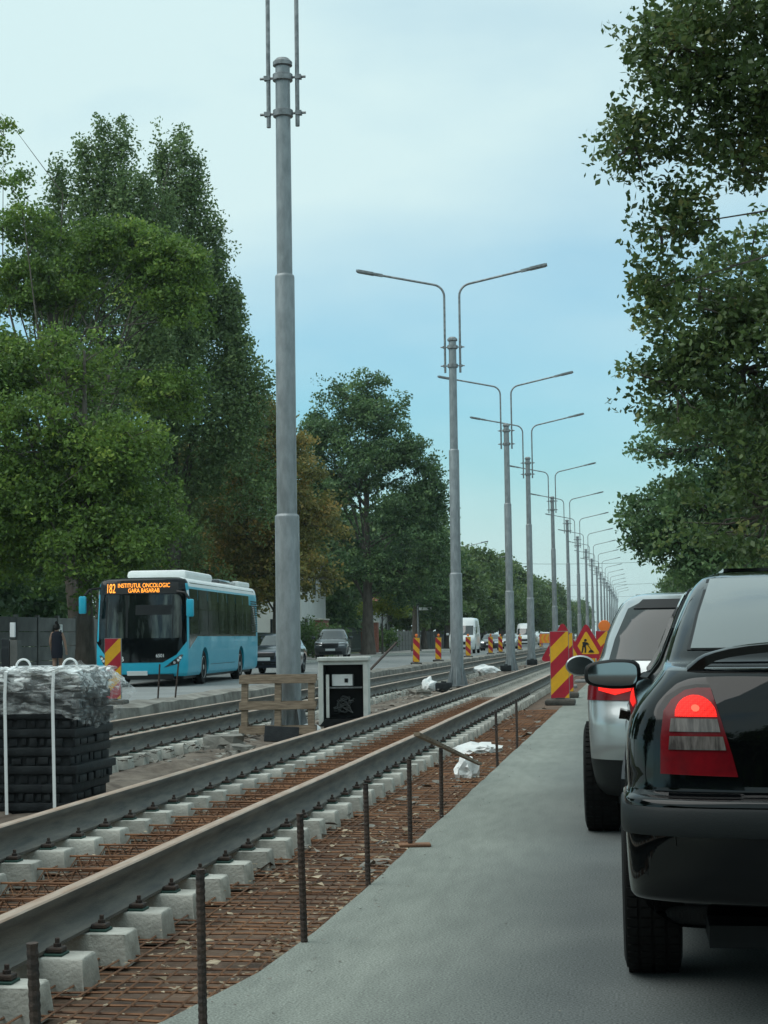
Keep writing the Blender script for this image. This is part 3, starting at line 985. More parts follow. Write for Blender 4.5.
for k in range(NSL):
    o = link('rubber_slab', slab_m[k % 3])
    o.location = (SX0 + rnd.uniform(-.035, .035), SY0 + rnd.uniform(-.025, .025), SZ0 + k * .170)
    o.rotation_euler = (0, 0, rnd.uniform(-.012, .012))
    tag(o, 'black ribbed rubber slab, %s of the wrapped stack' % pos[k], 'rubber slab', 'black slabs in the wrapped stack')
top = SZ0 + NSL * .170
bm = bmesh.new()
bmesh.ops.create_cube(bm, size=1)
for q in bm.verts:
    x = SX0 - .035 if q.co.x < 0 else SX1 + .04
    y = SY0 - .035 if q.co.y < 0 else SY1 + .04
    z = top + .03 if q.co.z > 0 else top - .42
    q.co = Vector((x, y, z))
bmesh.ops.delete(bm, geom=[f for f in bm.faces if f.normal.z < -.5], context='FACES')
bmesh.ops.subdivide_edges(bm, edges=list(bm.edges), cuts=26, use_grid_fill=True)
for q in bm.verts:
    d = 1 if q.co.z < top + .02 else 0
    f1 = math.sin(q.co.x * 23 + q.co.z * 15) * math.sin(q.co.y * 19 - q.co.z * 31)
    out = Vector((1 if q.co.x > SX1 else (-1 if q.co.x < SX0 else 0), 1 if q.co.y > SY1 else (-1 if q.co.y < SY0 else 0), 0))
    f2 = math.sin(q.co.x * 9 + q.co.z * 22 + q.co.y * 7)
    q.co += out * (.018 * f1 + .016 * f2 + rnd.uniform(0, .016))
    if not d: q.co.z += .02 * f1 + rnd.uniform(-.008, .018)
    # torn bulging corner on the road side
    if q.co.x > SX1 - .1 and d:
        q.co.x += .10 * math.sin((q.co.z - top + .42) / .42 * math.pi) * (q.co.y - SY0 + .2)
    if q.co.z < top - .38: q.co.z += .10 * math.sin(q.co.x * 3.1 + q.co.y * 2) + rnd.uniform(-.02, .05)
b = MB(); b.bm(bm)
o = b.build('stretch_film', 'stretch_film', smooth=25)
tag(o, 'crumpled clear stretch film over the top of the black slab stack', 'film')
bag(SX1 - .12, SY0 + .55, top - .12, .26, .62, .16, 'bulging bunch of crumpled film at the stack corner', 8)
bpy.data.objects['plastic_bag.005'].data.materials[0] = MATS['stretch_film'] if 'plastic_bag.005' in bpy.data.objects else None
for i, (x, lb) in enumerate(((SX1 - .65, 'white strap around the stack farther from the cabinet'), (SX1 - .19, 'white strap around the stack nearer the cabinet corner'))):
    b = MB()
    pts = [(x + .02, SY0 - .06, SZ0), (x, SY0 - .065, top - .2), (x + .01, SY0 - .065, top + .02), (x + .04, SY0 + .1, top + .07), (x + .05, SY1 - .1, top + .06), (x + .05, SY1 + .06, top - .02), (x + .05, SY1 + .06, SZ0)]
    for p, q in zip(pts[:-1], pts[1:]):
        b.bar(p, q, .030, .006, up=(0, -1, 0.3))
    a = [(x + .05 + .07 * math.cos(t_), SY0 + .3, top + .06 + .075 * math.sin(t_)) for t_ in np.linspace(0, math.pi, 9)]
    b.tube(a, .011, 6)
    tag(b.build('packing_strap', 'strap_white'), lb, 'strap', 'white straps around the stack')

# ------------------------------------------------------------------ wooden pallet and open cabinet
t = empty('wooden_pallet', (-6.27, 27.5, -.34), .05, 'weathered wooden pallet standing on edge against the thick lamp post', 'pallet')
W_, H_ = 1.22, .97
for i, (z, hh) in enumerate(((0.03, .13), (.42, .12), (.83, .13))):
    b = MB(); b.box(0, W_, 0, .024, z, z + hh, 0, .003); o = b.build('board', 'timber', t); o.rotation_euler = (0, rnd.uniform(-.01, .01), 0)
    b = MB(); b.box(0, W_, .125, .148, z + .05, z + .05 + hh * .8, 0, .003); b.build('board', 'timber', t)
for x in (0.03, W_ / 2 - .05, W_ - .13):
    b = MB(); b.box(x, x + .10, .026, .123, .0, H_, 0, .004); b.build('stringer', 'timber', t)
t.rotation_euler = (-.10, 0, .05)

t = empty('electrical_cabinet', (-5.50, 30.3, -.30), .06, 'open fronted white electrical cabinet beside the leaning wooden pallet', 'cabinet')
w_, h_, d_ = .86, 1.16, .42
b = MB()
b.box(0, .085, 0, d_, 0, h_ - .07, 0, .006); b.box(w_ - .085, w_, 0, d_, 0, h_ - .07, 0, .006)
b.box(.085, w_ - .085, d_ - .03, d_, 0, h_ - .07); b.box(-.02, w_ + .02, -.03, d_ + .03, h_ - .069, h_, 0, .012)
b.box(.085, w_ - .085, .01, d_ - .03, h_ - .13, h_ - .07)
b.build('shell', 'cabinet_shell', t)
b = MB(); b.box(.087, w_ - .087, d_ - .05, d_ - .032, .0, h_ - .14); b.box(.087, w_ - .087, .02, d_ - .05, 0, .10)
b.box(.087, .10, .02, d_ - .05, .1, h_ - .14); b.box(w_ - .10, w_ - .087, .02, d_ - .05, .1, h_ - .14)
b.build('lining', 'black_plastic', t)
b = MB(); b.box(.09, w_ - .09, .0, .04, -.14, .0); b.prism([(.02, -.02), (w_ - .05, -.02), (w_ - .12, .10), (.12, .10)], -.10, -.02); b.build('plinth', 'black_plastic', t)
b = MB(); b.box(.22, .58, .14, d_ - .05, .66, .86, 0, .01); b.build('meter_box', 'white_plastic', t)
b = MB(); b.box(.44, .50, .132, .14, .72, .79); b.build('socket', 'black_plastic', t)
b = MB(); b.box(.10, w_ - .1, .1, d_ - .05, .62, .645); b.build('shelf', 'galvanised_dark', t)
b = MB(); b.box(.13, .18, .03, .09, .12, .86); b.build('inner_post', 'cabinet_shell', t)
b = MB()
for k in range(9):
    x, z_ = rnd.uniform(.28, .55), rnd.uniform(.22, .5)
    pts = []
    a_ = rnd.uniform(0, 6.28); ra, rb = rnd.uniform(.05, .17), rnd.uniform(.06, .16)
    for q in np.linspace(0, rnd.uniform(3.5, 6.2), 16):
        pts.append((.42 + ra * math.cos(q + a_) + .02 * math.sin(3 * q), .16 + .012 * k + .02 * math.sin(2 * q), .34 + rb * math.sin(q + a_ * 2)))
    b.tube(pts, rnd.choice((.007, .010, .013)), 6)
b.build('cable_coil', 'cable_grey', t)

def concrete_chunk(x, y, z, sx, sy, sz, rz, label, seed):
    rr = random.Random(seed)
    bm = bmesh.new(); bmesh.ops.create_cube(bm, size=1)
    bmesh.ops.subdivide_edges(bm, edges=list(bm.edges), cuts=2, use_grid_fill=True)
    for q in bm.verts:
        q.co = Vector((q.co.x * sx, q.co.y * sy, (q.co.z + .5) * sz)) + Vector((rr.uniform(-.1, .1) * sx, rr.uniform(-.1, .1) * sy, rr.uniform(-.08, .08) * sz))
    b = MB(); b.bm(bm); o = b.build('concrete_chunk', 'concrete_dirty'); o.location = (x, y, z); o.rotation_euler = (0, 0, rz)
    tag(o, label, 'concrete chunk')
concrete_chunk(-5.95, 25.2, -.45, .55, .8, .26, .2, 'pale broken concrete block left below the pallet', 1)
concrete_chunk(-5.45, 24.0, -.46, .3, .4, .2, .5, 'small broken concrete lump near the rail below the pallet', 2)
concrete_chunk(-5.95, 48.0, -.42, .4, .6, .2, .5, 'broken concrete lump beyond the open cabinet', 3)
b = MB(); b.box(-.26, .26, -.02, .02, 0, .24, 0, .01)
o = b.build('rubber_plate', 'rubber_pad'); o.location = (-5.37, 26.4, -.36); o.rotation_euler = (-.3, .05, .1)
tag(o, 'black rubber plate lying against the pallet foot', 'rubber plate')

# ------------------------------------------------------------------ shells for vehicles
def pchip(xs, ys, x):
    xs, ys = np.asarray(xs, float), np.asarray(ys, float)
    h = np.diff(xs); d = np.diff(ys) / h
    m = np.zeros_like(xs)
    m[0], m[-1] = d[0], d[-1]
    for i in range(1, len(xs) - 1):
        if d[i - 1] * d[i] > 0:
            w1, w2 = 2 * h[i] + h[i - 1], h[i] + 2 * h[i - 1]
            m[i] = (w1 + w2) / (w1 / d[i - 1] + w2 / d[i])
    i = int(np.clip(np.searchsorted(xs, x) - 1, 0, len(xs) - 2))
    t = (min(max(x, xs[0]), xs[-1]) - xs[i]) / h[i]
    return (1 + 2 * t) * (1 - t) ** 2 * ys[i] + t * (1 - t) ** 2 * h[i] * m[i] + t * t * (3 - 2 * t) * ys[i + 1] + t * t * (t - 1) * h[i] * m[i + 1]

class Shell:
    """closed body from horizontal slices: z, half width, rear y, front y"""
    def __init__(s, tab, Rr=.35, pr=4.5, bow=.06, Rf=.5, pf=3.5, bowf=.12, barrel=.04, dz=.025):
        s.z = [q[0] for q in tab]; s.tw = [q[1] for q in tab]; s.tr = [q[2] for q in tab]; s.tf = [q[3] for q in tab]
        s.Rr, s.pr, s.bow, s.Rf, s.pf, s.bowf, s.barrel, s.dz = Rr, pr, bow, Rf, pf, bowf, barrel, dz
        s.L = max(s.tf); s.cache = {}
    def prm(s, z):
        k = round(z, 5)
        if k not in s.cache:
            s.cache[k] = tuple(pchip(s.z, t_, z) for t_ in (s.tw, s.tr, s.tf))
        return s.cache[k]
    def bar(s, y):
        return 1 - s.barrel * ((y - s.L * .5) / (s.L * .5)) ** 2
    def rads(s, r, f):
        k = min(1, (f - r) / 2 / (s.Rr + s.Rf + s.bow + s.bowf))
        return s.Rr * k, s.bow * k, s.Rf * k, s.bowf * k
    def yr(s, t, z):
        w_, r, f = s.prm(z); Rr, bow, _, _ = s.rads(r, f); t = min(abs(t), 1)
        return r + bow * t * t + Rr * (1 - (1 - t ** s.pr) ** (1 / s.pr))
    def yf(s, t, z):
        w_, r, f = s.prm(z); _, _, Rf, bow = s.rads(r, f); t = min(abs(t), 1)
        return f - bow * t * t - Rf * (1 - (1 - t ** s.pf) ** (1 / s.pf))
    def rear(s, x, z):
        w_ = s.prm(z)[0]; t = min(abs(x) / (w_ * s.bar(0.3)), 1)
        for _ in range(3):
            t = min(abs(x) / (w_ * s.bar(s.yr(t, z))), 1)
        return Vector((x, s.yr(t, z), z))
    def front(s, x, z):
        w_ = s.prm(z)[0]; t = min(abs(x) / (w_ * s.bar(s.L - .3)), 1)
        for _ in range(3):
            t = min(abs(x) / (w_ * s.bar(s.yf(t, z))), 1)
        return Vector((x, s.yf(t, z), z))
    def side(s, y, z, sg):
        w_ = s.prm(z)[0]; lo, hi = 0., 1.
        if s.yr(1, z) <= y <= s.yf(1, z): t = 1
        else:
            for _ in range(26):
                m = (lo + hi) / 2
                if s.yr(m, z) < y < s.yf(m, z): lo = m
                else: hi = m
            t = lo
        return Vector((sg * w_ * t * s.bar(y), y, z))
    def slices(s):
        n = max(2, int((s.z[-1] - s.z[0]) / s.dz))
        return sorted(set([round(float(q), 4) for q in np.linspace(s.z[0], s.z[-1], n)] + [round(q, 4) for q in s.z]))
    def half(s, z, nc=14, ns=16):
        out = []
        th = [math.pi / 2 * k / nc for k in range(nc + 1)]
        for q in th:
            t = math.sin(q) ** (2 / s.pr) if q > 0 else 0
            y = s.yr(t, z); out.append((t, y))
        y0, y1 = s.yr(1, z), s.yf(1, z)
        for k in range(1, ns): out.append((1, y0 + (y1 - y0) * k / ns))
        for q in th[::-1]:
            t = math.sin(q) ** (2 / s.pf) if q > 0 else 0
            out.append((t, s.yf(t, z)))
        w_ = s.prm(z)[0]
        return [(t * w_ * s.bar(y), y) for t, y in out]
    def mesh(s, name, m, wheels=(), wr=.36, smooth=35, nc=14, ns=16, matfn=None, mats=None, well=.26):
        zs = s.slices(); V, F, M = [], [], []
        for z in zs:
            h = s.half(z, nc, ns)
            ring = [(x, y, z) for x, y in h] + [(-x, y, z) for x, y in h[-2:0:-1]]
            n = len(ring); V += ring
        for i in range(len(zs) - 1):
            for k in range(n):
                F.append((i * n + k, i * n + (k + 1) % n, (i + 1) * n + (k + 1) % n, (i + 1) * n + k))
        F.append(tuple(range(n))[::-1]); F.append(tuple((len(zs) - 1) * n + k for k in range(n)))
        b = MB(); b.v, b.f, b.m = V, F, [0] * len(F)
        me = b.mesh(name, mats or m, smooth=0)
        if wheels:
            o = link('tmp_body', me)
            wmax = max(s.tw)
            cb = MB()
            for y in wheels:
                for sg in (-1, 1):
                    x0, x1 = sorted((sg * (wmax - well), sg * (wmax + .1)))
                    cb.lathe([(wr, x0), (wr, x1)], 28, (0, y, wr - .03), 'X')
            co = cb.build('tmp_cut', m)
            md = o.modifiers.new('b', 'BOOLEAN'); md.operation = 'DIFFERENCE'; md.object = co; md.solver = 'EXACT'
            dg = bpy.context.evaluated_depsgraph_get()
            me2 = bpy.data.meshes.new_from_object(o.evaluated_get(dg))
            bpy.data.objects.remove(o); bpy.data.objects.remove(co)
            me = me2; me.name = name
            if not me.materials: me.materials.append(MATS[m])
        if matfn:
            me.polygons.foreach_set('material_index', [matfn(p.center) for p in me.polygons])
        me.polygons.foreach_set('use_smooth', [True] * len(me.polygons))
        me.set_sharp_from_angle(angle=R(smooth))
        return me

def patch(poly, fn, off=.004, step=.06, skirt=.012, mi=0, b=None):
    """flat polygon (a,b) laid on the surface fn(a,b), lifted by off, with a rim going back into the body"""
    bm = bmesh.new()
    bm.faces.new([bm.verts.new((p, q, 0)) for p, q in poly])
    for ax in (0, 1):
        lo, hi = min(p[ax] for p in poly), max(p[ax] for p in poly)
        n = max(1, int((hi - lo) / step))
        for k in range(1, n):
            co = [0, 0, 0]; no = [0, 0, 0]; co[ax] = lo + (hi - lo) * k / n; no[ax] = 1
            bmesh.ops.bisect_plane(bm, geom=list(bm.verts) + list(bm.edges) + list(bm.faces), plane_co=co, plane_no=no)
    e_ = .004
    P, Nn = {}, {}
    c0 = None
    for q in bm.verts:
        p = fn(q.co.x, q.co.y)
        da = fn(q.co.x + e_, q.co.y) - fn(q.co.x - e_, q.co.y)
        db = fn(q.co.x, q.co.y + e_) - fn(q.co.x, q.co.y - e_)
        n_ = da.cross(db)
        if n_.length < 1e-12: n_ = Vector((0, -1, 0))
        P[q], Nn[q] = p, n_.normalized()
    vs_ = list(bm.verts)
    rim = [e for e in bm.edges if len(e.link_faces) == 1]
    sgn = OUTSIGN(vs_, P, Nn)
    for q in vs_: Nn[q] = Nn[q] * sgn
    res = bmesh.ops.extrude_edge_only(bm, edges=rim)
    new = [q for q in res['geom'] if isinstance(q, bmesh.types.BMVert)]
    flat = {(round(q.co.x, 6), round(q.co.y, 6)): q for q in vs_}
    for q in new:
        o_ = flat[(round(q.co.x, 6), round(q.co.y, 6))]
        P[q] = P[o_] + Nn[o_] * (off - skirt); Nn[q] = Vector((0, 0, 0))
    for q in vs_: P[q] = P[q] + Nn[q] * off
    for q in P: q.co = P[q]
    b = b or MB()
    b.bm(bm, mi)
    return b
CENTER = Vector((0, 2.2, .7))
def OUTSIGN(vs_, P, Nn):
    tot = sum((P[q] - CENTER).dot(Nn[q]) for q in vs_)
    return 1 if tot > 0 else -1

def mirror_poly(poly): return [(-p, q) for p, q in poly][::-1]

def wheel(parent, x, y, r_, wd, side, detail=True):
    w0 = MB()
    n = 40 if detail else 20
    h = wd / 2
    w0.lathe([(r_ * .66, -h * .9), (r_ * .86, -h), (r_ * .96, -h * .92), (r_ * .995, -h * .72), (r_, -h * .45), (r_, h * .45), (r_ * .995, h * .72), (r_ * .96, h * .92), (r_ * .86, h), (r_ * .66, h * .9)], n, (0, 0, 0), 'X')
    if detail:
        for k in range(56):
            a = 2 * math.pi * k / 56
            d = Vector((0, math.cos(a), math.sin(a))); tg = Vector((0, -math.sin(a), math.cos(a)))
            for xo in (-.36, -.12, .12, .36):
                w0.obox(d * (r_ + .001) + Vector((xo * wd * .95, 0, 0)), Vector((wd * .085, 0, 0)), tg * (r_ * .045), d * .004)
    rt = w0.build('wheel', 'rubber', parent, smooth=30); rt.location = (x, y, r_)
    b = MB()
    b.lathe([(r_ * .68, -h * .8), (r_ * .68, h * .8)], n, (0, 0, 0), 'X')
    o1 = side * h
    b.lathe([(r_ * .67, o1 * .86), (r_ * .63, o1 * .95), (r_ * .60, o1 * .7), (r_ * .2, o1 * .8), (r_ * .12, o1 * .96)], n, (0, 0, 0), 'X', 0)
    b.build('rim', 'alloy', rt, smooth=30)

# ---- the black liftback right ahead
def black_car():
    t = empty('car', (0.795, 5.28, 0), R(.0), 'black liftback with spoiler and lit brake lamp filling the right edge', 'car')
    tab = [(.20, .79, .75, 4.25), (.33, .83, .50, 4.42), (.375, .845, .10, 4.46), (.40, .858, .030, 4.48), (.50, .865, .008, 4.50), (.60, .868, .0, 4.50), (.672, .866, .004, 4.48), (.695, .862, .022, 4.46),
           (.712, .858, .055, 4.43), (.78, .860, .066, 4.38), (.86, .856, .075, 4.20), (.92, .842, .084, 3.85), (.97, .815, .094, 3.5), (1.01, .782, .106, 3.30), (1.045, .752, .125, 3.18),
           (1.068, .736, .16, 3.12), (1.080, .729, .30, 3.09), (1.090, .724, .395, 3.07), (1.12, .713, .44, 3.00), (1.20, .683, .575, 2.84), (1.272, .648, .73, 2.68), (1.334, .612, .89, 2.53),
           (1.373, .575, 1.03, 2.40), (1.398, .52, 1.22, 2.25), (1.411, .43, 1.50, 2.05), (1.416, .30, 1.68, 1.92)]
    S = Shell(tab, Rr=.28, pr=4.4, bow=.07, Rf=.5, pf=3.2, bowf=.15, barrel=.025, dz=.02)
    link('body', S.mesh('car_body', 'black_paint', wheels=(1.17, 3.68), wr=.345, nc=18, ns=20, smooth=42), t)
    # rear window, rubber edged
    rg = [(-.632, 1.128), (.632, 1.128), (.597, 1.24), (.545, 1.366), (-.545, 1.366), (-.597, 1.24)]
    sc = lambda pl, k, c: [((p) * k, c + (q - c) * k) for p, q in pl]
    patch(sc(rg, 1.02, 1.25), S.rear, .003, .05).build('window_seal', 'black_plastic', t, smooth=40)
    patch(rg, S.rear, .007, .05).build('rear_window', 'rear_glass', t, smooth=60)
    # side windows
    for sg in (1, -1):
        f = lambda y, z, sg=sg: S.side(y, z, sg)
        patch([(1.30, 1.02), (3.02, .985), (2.50, 1.315), (2.25, 1.35), (1.60, 1.35), (1.05, 1.20)], f, .004, .08).build('window_seal', 'black_plastic', t, smooth=40)
        patch([(1.40, 1.035), (2.15, 1.02), (2.10, 1.33), (1.62, 1.335), (1.15, 1.20)], f, .008, .08).build('side_window', 'glass', t, smooth=40)
        patch([(2.21, 1.02), (2.93, 1.00), (2.47, 1.30), (2.18, 1.33)], f, .008, .08).build('side_window', 'glass', t, smooth=40)
        # tail lamps
        mp_ = (lambda pl: pl) if sg < 0 else mirror_poly
        lamp = [(-.738, .762), (-.517, .756), (-.532, .82), (-.560, .92), (-.5865, 1.011), (-.625, 1.011), (-.66, 1.004), (-.70, .977), (-.724, .944), (-.735, .869)]
        frame = [(-.765, .722), (-.500, .718), (-.515, .80), (-.548, .93), (-.578, 1.024), (-.63, 1.026), (-.675, 1.017), (-.72, .99), (-.747, .95), (-.76, .869)]
        patch(mp_(frame), S.rear, .003, .03).build('lamp_surround', 'gloss_black', t, smooth=40)
        L = patch(mp_(lamp), S.rear, .013, .03).build('tail_lamp', 'red_lens', t, smooth=40)
        arc = [(-.631 + .060 * math.cos(a), .929 + .060 * math.sin(a)) for a in np.linspace(0, math.pi, 14)]
        patch(mp_(arc), S.rear, .018, .02).build('brake_light', 'red_lit', L, smooth=40)
        core = [(-.631 + .012 * math.cos(a), .952 + .010 * math.sin(a)) for a in np.linspace(0, 6.28, 10)[:-1]]
        patch(mp_(core), S.rear, .020, .02).build('bulb', 'red_lit_core', L, smooth=40)
        patch(mp_([(-.708, .885), (-.563, .885), (-.570, .923), (-.702, .923)]), S.rear, .017, .02).build('reversing_light', 'clear_lens', L, smooth=40)
        patch(mp_([(-.712, .833), (-.548, .833), (-.556, .872), (-.708, .872)]), S.rear, .017, .02).build('turn_signal', 'clear_lens', L, smooth=40)
    # boot lid
    lid = [(-.505, .728), (.505, .728), (.545, .86), (.585, 1.01), (.60, 1.045), (-.60, 1.045), (-.585, 1.01), (-.545, .86)]
    patch(lid, S.rear, .006, .05, .02).build('boot_lid', 'black_paint', t, smooth=40)
    pl = [(-.25, .80), (.25, .80), (.25, .91), (-.25, .91)]
    patch(pl, S.rear, .012, .1).build('licence_plate', 'letter_white', t)
    # bumper strip and lower bumper
    pts = [p for p in S.half(.64, 18, 40) if p[1] < .72]
    b = MB()
    def band(z0, z1, off, ymax, mi=0):
        rows = []
        for z, o_ in ((z0, off - .012), (z0, off), (z0 + .012, off + .004), (z1 - .012, off + .004), (z1, off), (z1, off - .012)):
            h = [p for p in S.half(z, 22, 40) if p[1] < ymax]
            full = [(-x, y) for x, y in h[::-1]] + h[1:]
            row = []
            for i, (x, y) in enumerate(full):
                a, c = full[max(i - 1, 0)], full[min(i + 1, len(full) - 1)]
                n_ = Vector((c[1] - a[1], -(c[0] - a[0]), 0)).normalized()
                row.append((x + n_.x * o_, y + n_.y * o_, z))
            rows.append(row)
        n = min(len(r_) for r_ in rows)
        V = [p for r_ in rows for p in r_[:n]]
        b.add(V, [(i * n + k, i * n + k + 1, (i + 1) * n + k + 1, (i + 1) * n + k) for i in range(len(rows) - 1) for k in range(n - 1)], mi)
    band(.585, .668, .010, .70)
    b.build('bumper_strip', 'bumper_plastic', t, smooth=40)
    b = MB(); band(.672, .700, .004, .55); b.build('bumper_top', 'black_paint', t, smooth=40)
    
    # spoiler arch
    b = MB()
    prof_s = [(-.055, -.019), (-.02, -.020), (.05, -.006), (.06, .002), (.05, .008), (-.04, .012), (-.058, .006)]
    V, F = [], []
    sx_ = [(.655, 1.066), (.640, 1.080), (.622, 1.098), (.600, 1.114), (.570, 1.127), (.53, 1.137), (.47, 1.146), (.38, 1.154), (.25, 1.160), (.12, 1.163)]
    sx_ = [(-a, c) for a, c in sx_] + [(0, 1.164)] + sx_[::-1]
    xs_ = [a for a, c in sx_]
    for x, zc in sx_:
        a = abs(x)
        sc_ = 1.0 + 1.3 * max(0, (a - .58) / .075)
        for p, q in prof_s: V.append((x, .215 + .10 * (x / .62) ** 2 + p, zc - .012 + q * sc_))
    n = len(prof_s)
    for i in range(len(xs_) - 1):
        for k in range(n): F.append((i * n + k, i * n + (k + 1) % n, (i + 1) * n + (k + 1) % n, (i + 1) * n + k))
    F += [tuple(range(n)), tuple((len(xs_) - 1) * n + k for k in range(n))]
    b.add(V, F); b.build('spoiler', 'black_paint', t, smooth=50)
    # seams: rear door, fuel flap side line, roof seam
    for sg in (1, -1):
        f = lambda y, z, sg=sg: S.side(y, z, sg)
        b = MB()
        patch([(1.395, .62), (1.402, .62), (1.402, .98), (1.395, .98)], f, .002, .1, b=b)
        patch([(2.18, .35), (2.187, .35), (2.187, 1.0), (2.18, 1.0)], f, .002, .1, b=b)
        b.build('door_seam', 'black_plastic', t)
        b = MB(); patch([(1.50, .585), (3.15, .585), (3.15, .64), (1.50, .64)], f, .012, .2, .02, b=b); b.build('side_strip', 'bumper_plastic', t)
        b = MB(); patch([(1.55, .86), (1.72, .86), (1.72, .89), (1.55, .89)], f, .028, .05, .035, b=b); b.build('door_handle', 'black_paint', t, smooth=40)
        # door mirror
        mx = sg * .905
        bm = bmesh.new(); bmesh.ops.create_cube(bm, size=1); bmesh.ops.subdivide_edges(bm, edges=list(bm.edges), cuts=5, use_grid_fill=True)
        for q in bm.verts:
            v = q.co * 2
            nn = (abs(v.x) ** 4 + abs(v.y) ** 4 + abs(v.z) ** 4) ** .25
            u = v / max(nn, 1e-6) if nn > 0 else v
            ww = 1 - .22 * max(0, u.x * sg)
            q.co = Vector((u.x * .125, (u.y * .075 if u.y > 0 else u.y * .03), u.z * .066 * ww))
        b = MB(); b.bm(bm)
        mr = b.build('door_mirror', 'black_plastic', t, smooth=50); mr.location = (mx + sg * .015, 2.74, 1.005)
        b = MB()
        pts = []
        for k in range(28):
            a = 2 * math.pi * k / 28
            cx, cz = math.copysign(abs(math.cos(a)) ** .5, math.cos(a)), math.copysign(abs(math.sin(a)) ** .5, math.sin(a))
            pts.append((cx * .108, -.0335, cz * .052 * (1 - .2 * max(0, cx * sg))))
        b.prism([(p[0], p[2]) for p in pts], -.0335, -.031); b.build('mirror_glass', 'mirror_glass', mr)
        b = MB(); b.tube([(-sg * .10, .03, -.03), (-sg * .20, .05, -.02)], .03, 8); b.build('mirror_stalk', 'black_plastic', mr, smooth=40)
    for (x, y) in ((-.775, 1.17), (.775, 1.17), (-.775, 3.68), (.775, 3.68)):
        wheel(t, x, y, .315, .2, 1 if x > 0 else -1)
    b = MB(); b.box(-.6, .6, .5, 3.9, .19, .26); b.tube([(.45, .10, .28), (.45, .6, .28)], .03, 10); b.build('underside', 'black_plastic', t)
    b = MB()
    patch([(-.48, 1.50), (.48, 1.50), (.48, 1.9), (-.48, 1.9)], lambda x, y: Vector((x, y, 1.417)), .004, .5, b=b)
    b.build('roof_panel', 'black_paint', t)
black_car()

# ---- silver hatchback in front of it
def silver_car():
    t = empty('car', (.555, 10.2, 0), R(0), 'silver car with lit brake lamp ahead of the black liftback', 'car')
    tab = [(.24, .82, .22, 4.1), (.32, .86, .09, 4.25), (.45, .885, .03, 4.32), (.55, .892, .0, 4.33), (.66, .895, .005, 4.30), (.78, .898, .045, 4.2), (.86, .892, .07, 4.0), (.93, .878, .085, 3.7),
           (.98, .858, .10, 3.4), (1.02, .83, .12, 3.2), (1.06, .80, .15, 3.1), (1.14, .78, .22, 2.95), (1.24, .742, .31, 2.75), (1.33, .695, .40, 2.55), (1.38, .655, .47, 2.40), (1.41, .605, .56, 2.2),
           (1.43, .52, .74, 2.0), (1.44, .38, 1.05, 1.75)]
    S = Shell(tab, Rr=.32, pr=3.8, bow=.10, Rf=.5, pf=3, bowf=.15, barrel=.05, dz=.02)
    link('body', S.mesh('car_body', 'silver_paint', wheels=(.80, 3.4), wr=.365, nc=16, ns=18, smooth=42, mats=['silver_paint', 'bumper_plastic'], matfn=lambda c: 1 if c.z < .465 else 0), t)
    rg = [(-.735, 1.03), (.735, 1.03), (.70, 1.15), (.62, 1.33), (.55, 1.365), (-.55, 1.365), (-.62, 1.33), (-.70, 1.15)]
    patch(rg, S.rear, .005, .05).build('rear_window', 'tinted_glass', t, smooth=60)
    patch([(-.585, 1.325), (.585, 1.325), (.53, 1.378), (-.53, 1.378)], S.rear, .012, .05).build('window_header', 'black_plastic', t, smooth=40)
    for sg in (1, -1):
        f = lambda y, z, sg=sg: S.side(y, z, sg)
        patch([(.52, 1.04), (3.05, 1.03), (2.5, 1.34), (2.2, 1.375), (1.0, 1.375), (.72, 1.33)], f, .004, .08).build('side_window', 'glass', t, smooth=40)
        mp_ = (lambda pl: pl) if sg < 0 else mirror_poly
        L = patch(mp_([(-.86, .80), (-.50, .80), (-.50, .86), (-.56, .935), (-.80, .935), (-.855, .88)]), S.rear, .010, .03).build('tail_lamp', 'red_lens', t, smooth=40)
        patch(mp_([(-.79, .855), (-.70, .83), (-.61, .855), (-.60, .905), (-.66, .92), (-.70, .905), (-.74, .92), (-.79, .905)]), S.rear, .016, .03).build('brake_light', 'red_lit', L, smooth=40)
        b = MB(); b.bar((sg * .56, 1.15, 1.415), (sg * .54, 2.1, 1.425), .03, .03); b.build('roof_rail', 'alloy', t)
        bm = bmesh.new(); bmesh.ops.create_uvsphere(bm, u_segments=20, v_segments=12, radius=1)
        for q in bm.verts: q.co = Vector((q.co.x * .108, (q.co.y * .09 if q.co.y > 0 else max(q.co.y * .05, -.018)), q.co.z * .075))
        b = MB(); b.bm(bm)
        mr = b.build('door_mirror', 'silver_paint', t, smooth=50); mr.location = (sg * .985, 2.75, .96)
        b = MB(); b.prism([(.096 * math.cos(a), .064 * math.sin(a)) for a in np.linspace(0, 6.283, 25)[:-1]], -.0205, -.0185); b.build('mirror_glass', 'mirror_dark', mr)
        b = MB(); b.tube([(-sg * .08, .03, -.04), (-sg * .2, .05, -.05)], .028, 8); b.build('mirror_stalk', 'black_plastic', mr)
        b = MB(); patch([(1.75, .4), (1.757, .4), (1.757, 1.0), (1.75, 1.0)], f, .002, .1, b=b); b.build('door_seam', 'black_plastic', t)
    patch([(-.26, .66), (.26, .66), (.26, .77), (-.26, .77)], S.rear, .01, .1).build('licence_plate', 'letter_white', t)
    for (x, y) in ((-.80, .80), (.80, .80), (-.80, 3.4), (.80, 3.4)):
        wheel(t, x, y, .325, .215, 1 if x > 0 else -1)
    b = MB(); b.box(-.7, .7, .35, 3.8, .2, .3); b.build('underside', 'black_plastic', t)
silver_car()

